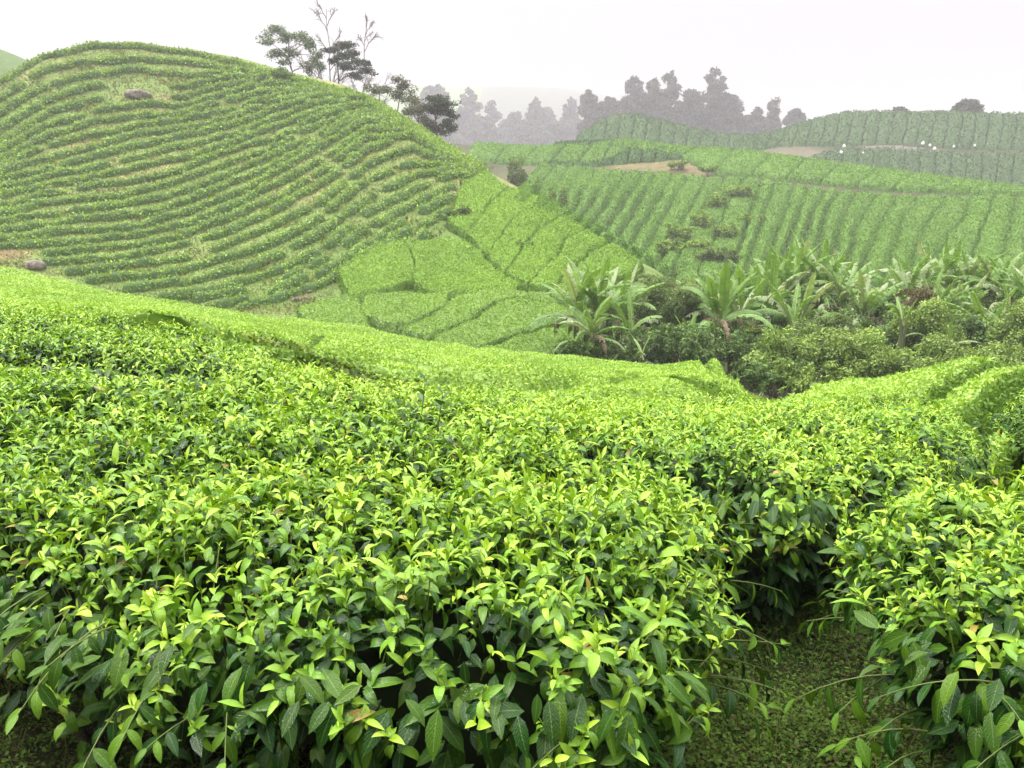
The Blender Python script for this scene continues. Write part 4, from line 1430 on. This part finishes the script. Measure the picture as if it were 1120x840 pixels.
def shrub(label, px, py, rx, ry, Y, top, dark_tone, size=.1, dens=1.0, name='shrub', group='shrubs', ground=True, spiky=0.0):
    Rx, Rz = px2m(rx, Y), px2m(ry, Y)
    c = unproj(px, py, Y)
    gz = float(tz(c[0], c[1]))
    if ground:
        zt = c[2] + Rz
        Rz = max((zt - gz) / 2, Rz)
        c[2] = zt - Rz
    e = empty(name, (c[0], c[1], gz))
    tag(e, label, 'shrub', group)
    g, gs = Geo(), Geo()
    R = np.array([Rx, Rx * .8, Rz])
    nb = int(np.clip(Rx * 20, 14, 54))
    for k in range(nb):
        u = rdir(1)[0]
        u[2] = abs(u[2]) * 1.1 - .35
        cc = c + u * R * rng.uniform(.3, 1.12) * [1.15, 1, 1]
        r = R * rng.uniform(.14, .4)
        n = int(dens * 9.0 * r[0] * max(r[2], r[0] * .6) / (.27 * size ** 2))
        sh = rng.uniform(.75, 1.25)
        clump(g, cc, r, n, size, top * sh, dark_tone * sh, 0)
        if False:                                      # feathery sprays at the outline
            m = int(n * spiky)
            uu = rdir(m)
            P = cc + uu * r * rng.uniform(.9, 1.3, (m, 1))
            cards(g, P, uu * [1, 1, .4] + rng.normal(0, .6, (m, 3)) + [0, 0, -.1], uu + [0, 0, .6], size * 1.8, size * .4, mixc(dark_tone, top, rng.random(m)))
    for k in range(int(spiky * 90)):                       # long arching shoots that break the outline
        a = rng.uniform(0, 6.28)
        s0 = c + np.array([math.cos(a) * Rx * .4, math.sin(a) * Rx * .35, Rz * rng.uniform(.0, .7)])
        t = np.linspace(0, 1, 7)[:, None]
        Ls = rng.uniform(.5, 1.15)
        od = np.array([math.cos(a), math.sin(a) * .8, 0])
        pts = s0 + od * t * (Ls * .55 + Rx * .45) + np.array([0, 0, 1.]) * (t * Ls * rng.uniform(.5, 1.0) - t ** 2 * Ls * rng.uniform(.4, 1.0))
        tube(g, pts, np.linspace(.01, .004, 7), dark_tone, 3)
        m = 46
        f = rng.uniform(.2, 1, m)
        P = np.stack([np.interp(f, t[:, 0], pts[:, q]) for q in range(3)], -1)
        D = od + rng.normal(0, .8, (m, 3)) + [0, 0, -.4]
        cards(g, P, D, np.array([0, 0, 1.]) + rng.normal(0, .5, (m, 3)), size * rng.uniform(1.2, 2.2, m), size * .55, mixc(dark_tone, top, np.clip(rng.normal(.6, .3, m), 0, 1)))
    for k in range(6):
        a = rng.uniform(0, 6.28)
        limb(gs, np.array([c[0], c[1], gz - .1]), c + np.array([math.cos(a) * Rx * .6, math.sin(a) * Rx * .5, Rz * rng.uniform(0, .6)]), .03, .01, .1, 5)
    g.obj('foliage', LEAF_MID if Y < 45 else LEAF_FAR, e)
    gs.obj('stems', BARK, e)
    return e


SD = (np.array([.155, .26, .06]), np.array([.035, .085, .02]))
SL = (np.array([.28, .40, .08]), np.array([.07, .15, .03]))
SO = (np.array([.17, .25, .06]), np.array([.055, .1, .027]))
SR = (np.array([.16, .13, .055]), np.array([.09, .065, .03]))
for lab, px, py, rx, ry, Y, cl in [
        ('tall dark olive shrub filling the gap between the left and middle banana clumps', 738, 345, 42, 48, 35, SO),
        ('dark shrub under the middle banana clump, close to the field edge', 752, 375, 34, 28, 31, SD),
        ('low leafy shrub at the feet of the left banana clump', 652, 384, 36, 14, 32.5, SD),
        ('small dark shrub right of the left banana clump, low down', 705, 374, 26, 22, 32, SD),
        ('very dark shrub in the shade below the middle of the banana belt', 838, 352, 38, 52, 37, SD),
        ('dark shrub below the drooping leaves of the middle clump', 808, 384, 30, 30, 32, SD),
        ('light feathery shrub above the dirt gap at the gully end', 868, 384, 38, 34, 27, SL),
        ('broad mid green feathery shrub right of the light one', 925, 384, 46, 34, 27, SL),
        ('olive shrub behind the feathery ones, under the tallest bananas', 905, 358, 36, 24, 32, SO),
        ('dark green shrub behind the bright young banana', 975, 362, 40, 28, 32, SD),
        ('low glossy shrub on the edge of the right bank', 1000, 388, 46, 24, 26, SL),
        ('rounded mid green shrub between the two small bananas', 1018, 352, 34, 30, 31, SL),
        ('large dark shrub along the right end of the banana belt', 1078, 362, 46, 32, 32, SD),
        ('pale leaved shrub on the right bank edge near the frame side', 1075, 386, 44, 20, 25, SL),
        ('mid green shrub at the right edge below the bananas', 1128, 365, 40, 40, 30, SL),
        ('reddish brown withered shrub among the bananas', 1003, 312, 13, 13, 35, SR),
        ('olive shrub spreading behind the right banana clump', 1040, 336, 50, 22, 38, SO),
        ('dark shrub at the back between the tall clump and the right clump', 965, 336, 34, 22, 38, SD),
        ('low dark shrub filling the gully mouth above the field end', 846, 408, 26, 14, 24, SD), ('low light shrub at the right side of the gully mouth', 885, 404, 22, 12, 23, SL),
        ('olive shrub where the hill ridge runs down into the gully', 722, 306, 26, 16, 42, SO)]:
    shrub(lab, px, py, rx, ry, Y, *cl, size=.085 if cl is not SD else .1, dens=.9, group='shrubs in the banana gully', spiky=.25)
for lab, px, py, rx, ry, Y, cl in [
        ('shrub at the head of the eroded gully across the valley', 806, 212, 18, 8, 103, SD), ('shrub at the left top of the eroded gully', 782, 226, 11, 13, 98, SD),
        ('shrub halfway down the eroded gully', 768, 245, 12, 12, 91, SD), ('light green shrub in the middle of the eroded gully', 795, 256, 15, 11, 87, SL),
        ('light green shrub left of the eroded gully, lower part', 742, 256, 14, 10, 87, SL), ('shrub at the bottom of the eroded gully', 760, 272, 18, 9, 82, SD),
        ('light green shrub low on the opposite slope beside the gully mouth', 728, 273, 13, 9, 80, SL), ('olive shrub at the mouth of the eroded gully', 785, 282, 24, 9, 76, SO),
        ('green shrub right of the eroded gully', 822, 246, 14, 11, 92, SL), ('small shrub by the short track break', 742, 181, 9, 3.5, 118, SD),
        ('shrub right below the bare brown plot', 775, 186, 10, 3, 114, SD)]:
    shrub(lab, px, py, rx * .8, ry * 1.1, Y - 1.0, *(SL if cl is SD else cl), size=.24, dens=.9, spiky=.12, group='shrubs on the slope across the gully', ground=False)
for lab, px, py, rx, ry, Y, cl in [
        ('dark shrub behind the hill ridge at the notch', 588, 188, 15, 11, 84, SD), ('olive shrub behind the hill ridge, left of the dark one', 566, 180, 15, 9, 86, SO),
        ('brownish olive shrub lower behind the hill ridge', 604, 202, 13, 10, 82, SO), ('lowest dark shrub behind the hill ridge', 622, 216, 9, 7, 80, SD)]:
    shrub(lab, px, py, rx, ry, Y, *cl, size=.2, dens=.9, group='shrubs behind the ridge')
for lab, px, py, rx, ry, cl in [
        ('round dark shrub growing in the lush strips of the right flank', 571, 270, 13, 7, SD), ('dusky shrub at the top of the lush strips, below the dotted rows', 508, 234, 13, 9, SO),
        ('dark upright shrub on the skyline left of the ridge trees', 304, 82, 13, 8, SD), ('dark low shrub on the ridge under the layered tree', 390, 108, 14, 5, SD),
        ('broad dark shrub at the edge of the dotted rows above the lush mound', 492, 236, 11, 8, SD)]:
    b = on_ground(px, py + ry, ymin=30)
    shrub(lab, px, py, rx, ry, b[1], *cl, size=.16, dens=.9, group='odd shrubs on the big hill', ground=False)

# ------------------------------------------------------------------ misty woods
def misty_tree(label, px, top, hw, base, Y, kind, group):
    b = unproj(px, base, Y)
    zt = unproj(px, top, Y)[2]
    gz = float(tz(b[0], b[1]))
    z0 = gz - .3 if zt - gz < 75 else zt - 75
    e = empty('misty_tree', (b[0], b[1], z0))
    tag(e, label, 'tree', group)
    gt, gc = Geo(), Geo()
    H = zt - z0
    W = px2m(hw * 1.3, Y)
    lean = rng.normal(0, .03)
    sp = limb(gt, np.array([b[0], b[1], z0]), np.array([b[0] + lean * H, b[1], z0 + H * .95]), .3, .06, 0, n=9)
    vis = px2m(base - top, Y)
    size = .003 * Y
    top_c, dark_c = np.array([.09, .11, .07]), np.array([.02, .028, .02])
    nb = 60 if kind != 'open' else 24
    for k in range(nb):
        f = (k + rng.random()) / nb
        z = zt - vis * (.02 + .98 * f)
        w = W * ((np.interp(f, [0, .12, .4, .8, 1], [.2, .55, .95, 1, .8])) if kind == 'tall' else np.interp(f, [0, .2, .5, .8, 1], [.45, .85, 1, .9, .5]) if kind == 'round' else np.interp(f, [0, .2, .45, .7, 1], [.5, 1, .8, .6, .3]))
        a = rng.uniform(0, 6.28)
        rr = w * rng.uniform(.1, .95)
        fz = np.clip((z - z0) / H, 0, 1)
        c = np.array([b[0] + lean * H * fz + math.cos(a) * rr, b[1] + math.sin(a) * rr, z])
        st = np.array([b[0] + lean * H * fz, b[1], z - .25 * w])
        limb(gt, st, c, .08, .03, .05, 4, n=4)
        r = np.array([w * .32, w * .32, max(w * .27, vis / nb * 1.6)]) * rng.uniform(.5, 1.3)
        clump(gc, c, r, int((95 if kind != 'open' else 70) * max(.5, (w / 3) ** 1.2)), size, top_c, dark_c, 1)
    gt.obj('trunk', BARK, e)
    gc.obj('crown', LEAF_FAR, e)


for px, tp, hw, bs, k, lab in [(645, 99, 11, 152, 'round', 'leftmost round topped tree behind the far crest in the mist'), (665, 107, 10, 150, 'round', 'low tree right of the leftmost round topped one in the mist'),
                               (692, 84, 13, 150, 'tall', 'tall tree at the left of the dense misty group'), (711, 86, 12, 152, 'tall', 'tall tree second in the dense misty group'),
                               (733, 78, 13, 154, 'tall', 'broad tall tree in the middle of the dense misty group'), (756, 98, 11, 154, 'round', 'lower tree in the dip of the dense misty group'),
                               (776, 75, 14, 156, 'tall', 'tallest pointed tree of the dense misty group'), (795, 103, 11, 154, 'round', 'tree stepping down right of the tallest misty one'),
                               (808, 105, 8, 152, 'open', 'open crowned slender tree right of the dense misty group'), (828, 119, 8, 150, 'tall', 'small dark tree between two open crowned misty ones'),
                               (844, 108, 8, 148, 'open', 'slender tree with a ragged open crown near the dip in the crest'), (861, 121, 9, 144, 'round', 'small round tree at the right end of the misty group')]:
    misty_tree(lab, px, tp, hw, bs, 350, k, 'trees behind the far crest')
for px, tp, hw, bs, k, lab in [(465, 95, 10, 160, 'round', 'faint tree in the thick mist, nearest the hill ridge'), (488, 94, 13, 165, 'round', 'faint broad tree in the thick mist behind the layered tree'),
                               (514, 98, 12, 165, 'tall', 'faint tall tree at the right of the thick mist group'), (534, 112, 9, 165, 'open', 'faint open tree leaning out right of the thick mist group'),
                               (563, 124, 11, 165, 'round', 'faint low tree in the pale gap'), (584, 107, 8, 165, 'tall', 'faint pointed tree in the pale gap'), (603, 118, 10, 165, 'round', 'faint round tree right of the pointed one'),
                               (620, 108, 9, 165, 'tall', 'faint tree standing left of the far crest'), (500, 130, 16, 170, 'round', 'faint undergrowth tree below the broad one in the thick mist'),
                               (550, 142, 16, 170, 'round', 'faint wide low tree at the foot of the mist'), (592, 140, 18, 170, 'round', 'faint wide low tree at the foot of the pale gap'), (628, 132, 12, 165, 'round', 'faint low tree tucked against the far crest')]:
    misty_tree(lab, px, tp, hw, bs, 500, k, 'trees deep in the mist')
for px, tp, lab in [(678, 112, 'low filler tree between the two leftmost misty ones'), (722, 104, 'low filler tree under the tall pair in the misty group'), (747, 112, 'low filler tree left of the dip in the misty group'),
                    (766, 108, 'low filler tree right of the dip in the misty group'), (786, 116, 'low filler tree at the foot of the tallest misty one'), (818, 128, 'low filler tree among the open crowned misty ones'), (836, 131, 'low filler tree near the right end of the misty group')]:
    misty_tree(lab.replace('filler ', ''), px, tp, 12, 154, 360, 'round', 'trees behind the far crest')
for px, tp, lab in [(476, 118, 'faint low tree left in the thick mist'), (524, 128, 'faint low tree right in the thick mist'), (574, 134, 'faint low tree left in the pale gap'), (610, 134, 'faint low tree right in the pale gap')]:
    misty_tree(lab, px, tp, 15, 168, 470, 'round', 'trees deep in the mist')
misty_tree('small round tree alone on the far skyline at the right', 1057, 111, 11, 130, 226, 'round', 'lone trees on the far skyline')
misty_tree('tiny round bush tree on the far skyline beside the high point', 984, 119, 6, 128, 230, 'round', 'lone trees on the far skyline')
print('trees', round(time.time() - T0, 1))

# ------------------------------------------------------------------ bananas
BANANA = leaf_mat('banana_leaf', .5, .3, spec=.4)
DEAD = leaf_mat('dead_leaf', .8, .1, spec=.1)


def banana_leaf(p0, az, el, L, W, bend, col, rib, tatter, dead=False):
    g = Geo()
    n = 13
    d = np.array([math.cos(az), math.sin(az), 0])
    th = el - bend * np.linspace(0, 1, n) ** 1.3
    step = L / (n - 1)
    pts = p0 + np.concatenate([[np.zeros(3)], np.cumsum(np.cos(th[:-1, None]) * d * step + np.sin(th[:-1, None]) * np.array([0, 0, 1.]) * step, 0)])
    tube(g, pts, np.linspace(.03, .008, n), rib, 5)
    side = np.array([-d[1], d[0], 0])
    roll = rng.normal(0, .35)
    K = 26
    for sgn in (-1, 1):
        for k in range(K):
            f0, f1 = .12 + .88 * k / K, .12 + .88 * (k + 1) / K
            w = W * .5 * np.interp((f0 + f1) / 2, [.12, .25, .6, .9, 1], [.55, 1, 1, .62, .1])
            if rng.random() < tatter * .25:
                continue
            drop = rng.uniform(.1, .5) + tatter * rng.uniform(0, 1.3)
            i0, i1 = f0 * (n - 1), (f1 - (f1 - f0) * tatter * rng.uniform(0, .6)) * (n - 1)
            a = np.array([np.interp(i0, np.arange(n), pts[:, c]) for c in range(3)])
            b = np.array([np.interp(i1, np.arange(n), pts[:, c]) for c in range(3)])
            tdir = nrm(b - a)
            nn = np.cross(tdir, side)
            nn = nn if nn[2] > 0 else -nn
            s = sgn * (side * math.cos(roll) + nn * math.sin(roll))
            o1 = (s * math.cos(drop * .3) + nn * .15) * w * .55 + tdir * w * .12
            o2 = (s * .85 - nn * drop * .7) * w * rng.uniform(.9, 1.05) + tdir * w * .3
            v = np.array([a, b, b + o1, a + o1, b + o2, a + o2])
            g.add(v, [[0, 1, 2, 3], [3, 2, 4, 5]], col * math.exp(rng.normal(0, .1)))
    return g


def banana(label, px, top, Y, n=9, size=1.0, tatter=.6, pale=.3, dead=2, base=None, spread=1.0, group='banana plants in the gully'):
    c = unproj(px, 380, Y)
    gz = float(tz(c[0], c[1])) - .05
    zt = unproj(px, top - 7, Y)[2]
    H = zt - gz
    L = min(2.25, H * .5) * size
    ps = max(H - L * 1.0, .25)
    e = empty('banana_plant', (c[0], c[1], gz))
    tag(e, label, 'banana plant', group)
    gs = Geo()
    nst = 3
    for k in range(nst):
        o = np.array([rng.normal(0, .22), rng.normal(0, .22), 0]) if k else np.zeros(3)
        t = np.linspace(0, 1, 6)[:, None]
        tube(gs, np.array([c[0], c[1], gz]) + o + t * np.array([rng.normal(0, .1), 0, ps * rng.uniform(.8, 1)]), np.linspace(.09, .05, 6) * min(1, H / 3), [.12, .15, .06], 8)
    gs.obj('pseudostem', BANANA, e)
    az0 = rng.uniform(0, 6.28)
    n = int(n * 1.9) if n > 6 else n
    for k in range(n):
        f = k / max(n - 1, 1)                               # 0 newest and upright, 1 oldest and drooping
        az = az0 + k * 2.4 + rng.normal(0, .3)
        el = np.interp(f, [0, .5, 1], [1.35, .95, .35]) + rng.normal(0, .15)
        bend = np.interp(f, [0, .5, 1], [.35, 1.2, 1.7]) * rng.uniform(.7, 1.3) * spread
        p0 = np.array([c[0] + rng.normal(0, .1), c[1] + rng.normal(0, .1), gz + ps * rng.uniform(.85, 1.0) - max(f - .55, 0) * ps * rng.uniform(.3, 1.5)])
        fresh, wan = np.array([.16, .31, .045]), np.array([.36, .43, .25])
        col = mixc(fresh, np.array([.07, .17, .035]), f * .7)
        if rng.random() < pale * .55:
            col = mixc(col, wan, rng.uniform(.3, 1))
        g = banana_leaf(p0, az, el, L * rng.uniform(.8, 1.1), L * rng.uniform(.14, .21), bend, col, np.array([.35, .4, .18]), tatter * np.interp(f, [0, 1], [.4, 1.2]))
        g.obj('leaf', BANANA, e)
    for k in range(dead):
        g = banana_leaf(np.array([c[0], c[1], gz + ps * .9]), rng.uniform(0, 6.28), .3, L * .8, L * .13, 2.2, np.array([.17, .14, .09]) * rng.uniform(.6, 1.3), np.array([.25, .18, .1]), .9)
        o = g.obj('leaf', DEAD, e)
        o['label'] = 'withered brown hanging leaf'
    return e


for lab, px, tp, Y, kw in [
        ('banana plant with upright leaves at the left edge of the left clump', 632, 283, 33.5, dict(n=9, tatter=.5)), ('banana plant in the middle of the left clump with dead brown leaves', 655, 281, 34, dict(n=10, dead=4, pale=.2)),
        ('banana plant leaning right in the left clump', 676, 290, 34.5, dict(n=9, pale=.4)), ('shorter banana plant in front of the left clump', 648, 318, 32, dict(n=8, tatter=.3)),
        ('low banana plant with a broad arched leaf right of the left clump', 690, 325, 32.5, dict(n=6, tatter=.2)), ('tiny banana sucker at the field edge below the left clump', 701, 368, 30.5, dict(n=4, dead=0, tatter=.1, pale=0)),
        ('pale fronded banana plant low between the left and middle clumps', 752, 340, 33, dict(n=7, pale=.8)), ('banana plant with pale ragged leaves above the dark olive shrub', 757, 292, 38, dict(n=7, pale=.7, tatter=.7)),
        ('banana plant with long green leaves hanging straight down in the middle clump', 786, 284, 33, dict(n=10, tatter=.2, spread=1.35, pale=.1)), ('banana plant just right of the hanging leaf one', 806, 282, 34, dict(n=9, tatter=.5, spread=1.2)),
        ('ragged banana plant at the left of the tallest clump', 838, 276, 36, dict(n=10, tatter=.8)), ('tall banana plant in the tallest clump, left of its centre', 858, 262, 37, dict(n=11, tatter=.8, pale=.5)),
        ('tallest banana plant of the gully', 876, 253, 37.5, dict(n=12, tatter=.7, pale=.4)), ('tall banana plant right of the tallest one', 896, 262, 37, dict(n=11, tatter=.8, pale=.6)),
        ('banana plant with arching ragged fronds at the right of the tallest clump', 917, 272, 36, dict(n=11, tatter=.9, pale=.7, spread=1.2)), ('banana plant trailing pale fronds toward the right clump', 943, 288, 35.5, dict(n=9, tatter=.9, pale=.8, spread=1.3)),
        ('shaded banana plant low in front of the tallest clump', 868, 300, 33.5, dict(n=9, tatter=.6, spread=1.2)), ('ragged banana plant at the left of the right clump', 990, 272, 38, dict(n=10, tatter=.9, pale=.6)),
        ('banana plant with fanned ragged leaves in the right clump', 1010, 264, 39, dict(n=11, tatter=.8, pale=.5)), ('green banana plant at the heart of the right clump', 1032, 266, 39, dict(n=11, tatter=.7, pale=.4)),
        ('banana plant right of the heart of the right clump', 1056, 270, 38.5, dict(n=10, tatter=.7, pale=.5)), ('pale ragged banana plant near the right end of the right clump', 1080, 268, 38, dict(n=11, tatter=.9, pale=.7)),
        ('banana plant at the right frame edge', 1104, 272, 37, dict(n=10, tatter=.6, pale=.4)), ('banana plant half out of frame at the far right end', 1128, 276, 36, dict(n=9, tatter=.6)),
        ('young bright banana plant with upright leaves in the shrubs', 985, 318, 30, dict(n=5, tatter=.05, pale=.4, dead=0, size=.55)), ('small banana plant with spread pale leaves near the right bank', 1040, 348, 27.5, dict(n=6, tatter=.4, pale=.9, dead=0, size=.6)),
        ('yellowish upright banana plant in front of the right clump', 1078, 300, 33, dict(n=6, tatter=.3, pale=.3, dead=1)), ('ragged banana plant drooping at the right side low down', 1100, 310, 32.5, dict(n=7, tatter=.8, pale=.7))]:
    banana(lab, px, tp, Y, **kw)
for lab, px, tp, Y in [('banana plant filling the tallest clump from behind, left side', 848, 270, 39), ('banana plant filling the tallest clump from behind, right side', 886, 268, 39.5),
                       ('banana plant at the back of the tallest clump, toward the trailing fronds', 908, 280, 38.5), ('banana plant tucked between the hanging leaf pair and the tallest clump', 822, 296, 35),
                       ('banana plant at the back of the right clump, left side', 1000, 276, 40.5), ('banana plant at the back of the right clump, right side', 1068, 274, 40.5),
                       ('banana plant low at the front of the right clump', 1046, 296, 36), ('banana plant low on the left front of the right clump', 1016, 292, 36.5),
                       ('banana plant at the back of the left clump', 664, 288, 36)]:
    banana(lab, px, tp, Y, n=10, tatter=.85, pale=.45)
print('bananas', round(time.time() - T0, 1))

# ------------------------------------------------------------------ weeds on the path, one mass
def weeds():
    g = Geo()
    n = 520000
    p = np.column_stack([rng.uniform(-2.6, 2.2, n), rng.uniform(1.4, 5.2, n)])
    k = (np.abs(p[:, 0]) < p[:, 1] * .68 + .2)
    path = np.exp(-((p[:, 0] - .74 - .12 * (p[:, 1] - 2.4)) / .52) ** 4)
    left = np.exp(-(((p[:, 0] + 1.5) / .6) ** 2 + ((p[:, 1] - 2.5) / .45) ** 2))
    dens = np.clip(path + .75 * left + .12, 0, 1) * np.clip(.75 + .5 * wob(p, .35, 3), .3, 1)
    p = p[k & (rng.random(n) < dens)]
    n = len(p)
    hgt = rng.exponential(.03, n) + .006 + .06 * np.clip(wob(p, .25, 9), 0, 1)
    P = np.column_stack([p, tz(p[:, 0], p[:, 1]) + hgt])
    az = rng.uniform(0, 6.28, n)
    D = np.column_stack([np.cos(az), np.sin(az), rng.uniform(-.3, .8, n)])
    t = np.clip(.5 + .5 * wob(p, .3, 5) + rng.normal(0, .25, n), 0, 1)
    col = mixc([.03, .065, .01], [.125, .22, .03], t)
    dry = rng.random(n) < .08
    col[dry] = np.array([.12, .09, .04]) * rng.uniform(.5, 1.2, (dry.sum(), 1))
    L = rng.uniform(.008, .022, n)
    leaves(g, P, D, np.array([0, 0, 1.]) + rng.normal(0, .35, (n, 3)), L, L * rng.uniform(.4, .75, n), .5, .15, col, 2)
    m = 7000                                                  # thin grass and creeping stems
    q = p[rng.integers(0, n, m)] + rng.normal(0, .02, (m, 2))
    P = np.column_stack([q, tz(q[:, 0], q[:, 1])])
    D = np.column_stack([rng.normal(0, .5, (m, 2)), np.ones(m)])
    leaves(g, P, D, np.column_stack([rng.normal(0, 1, (m, 2)), np.zeros(m)]), rng.uniform(.05, .16, m), .004, rng.uniform(.2, 1.2, m), .1, mixc([.07, .1, .03], [.2, .22, .07], rng.random(m)), 3)
    o = g.obj('weeds', LEAF_FAR)
    tag(o, 'creeping weeds and thin grass covering the gap between the hedges', None, kind='stuff')


weeds()
print('done', round(time.time() - T0, 1))
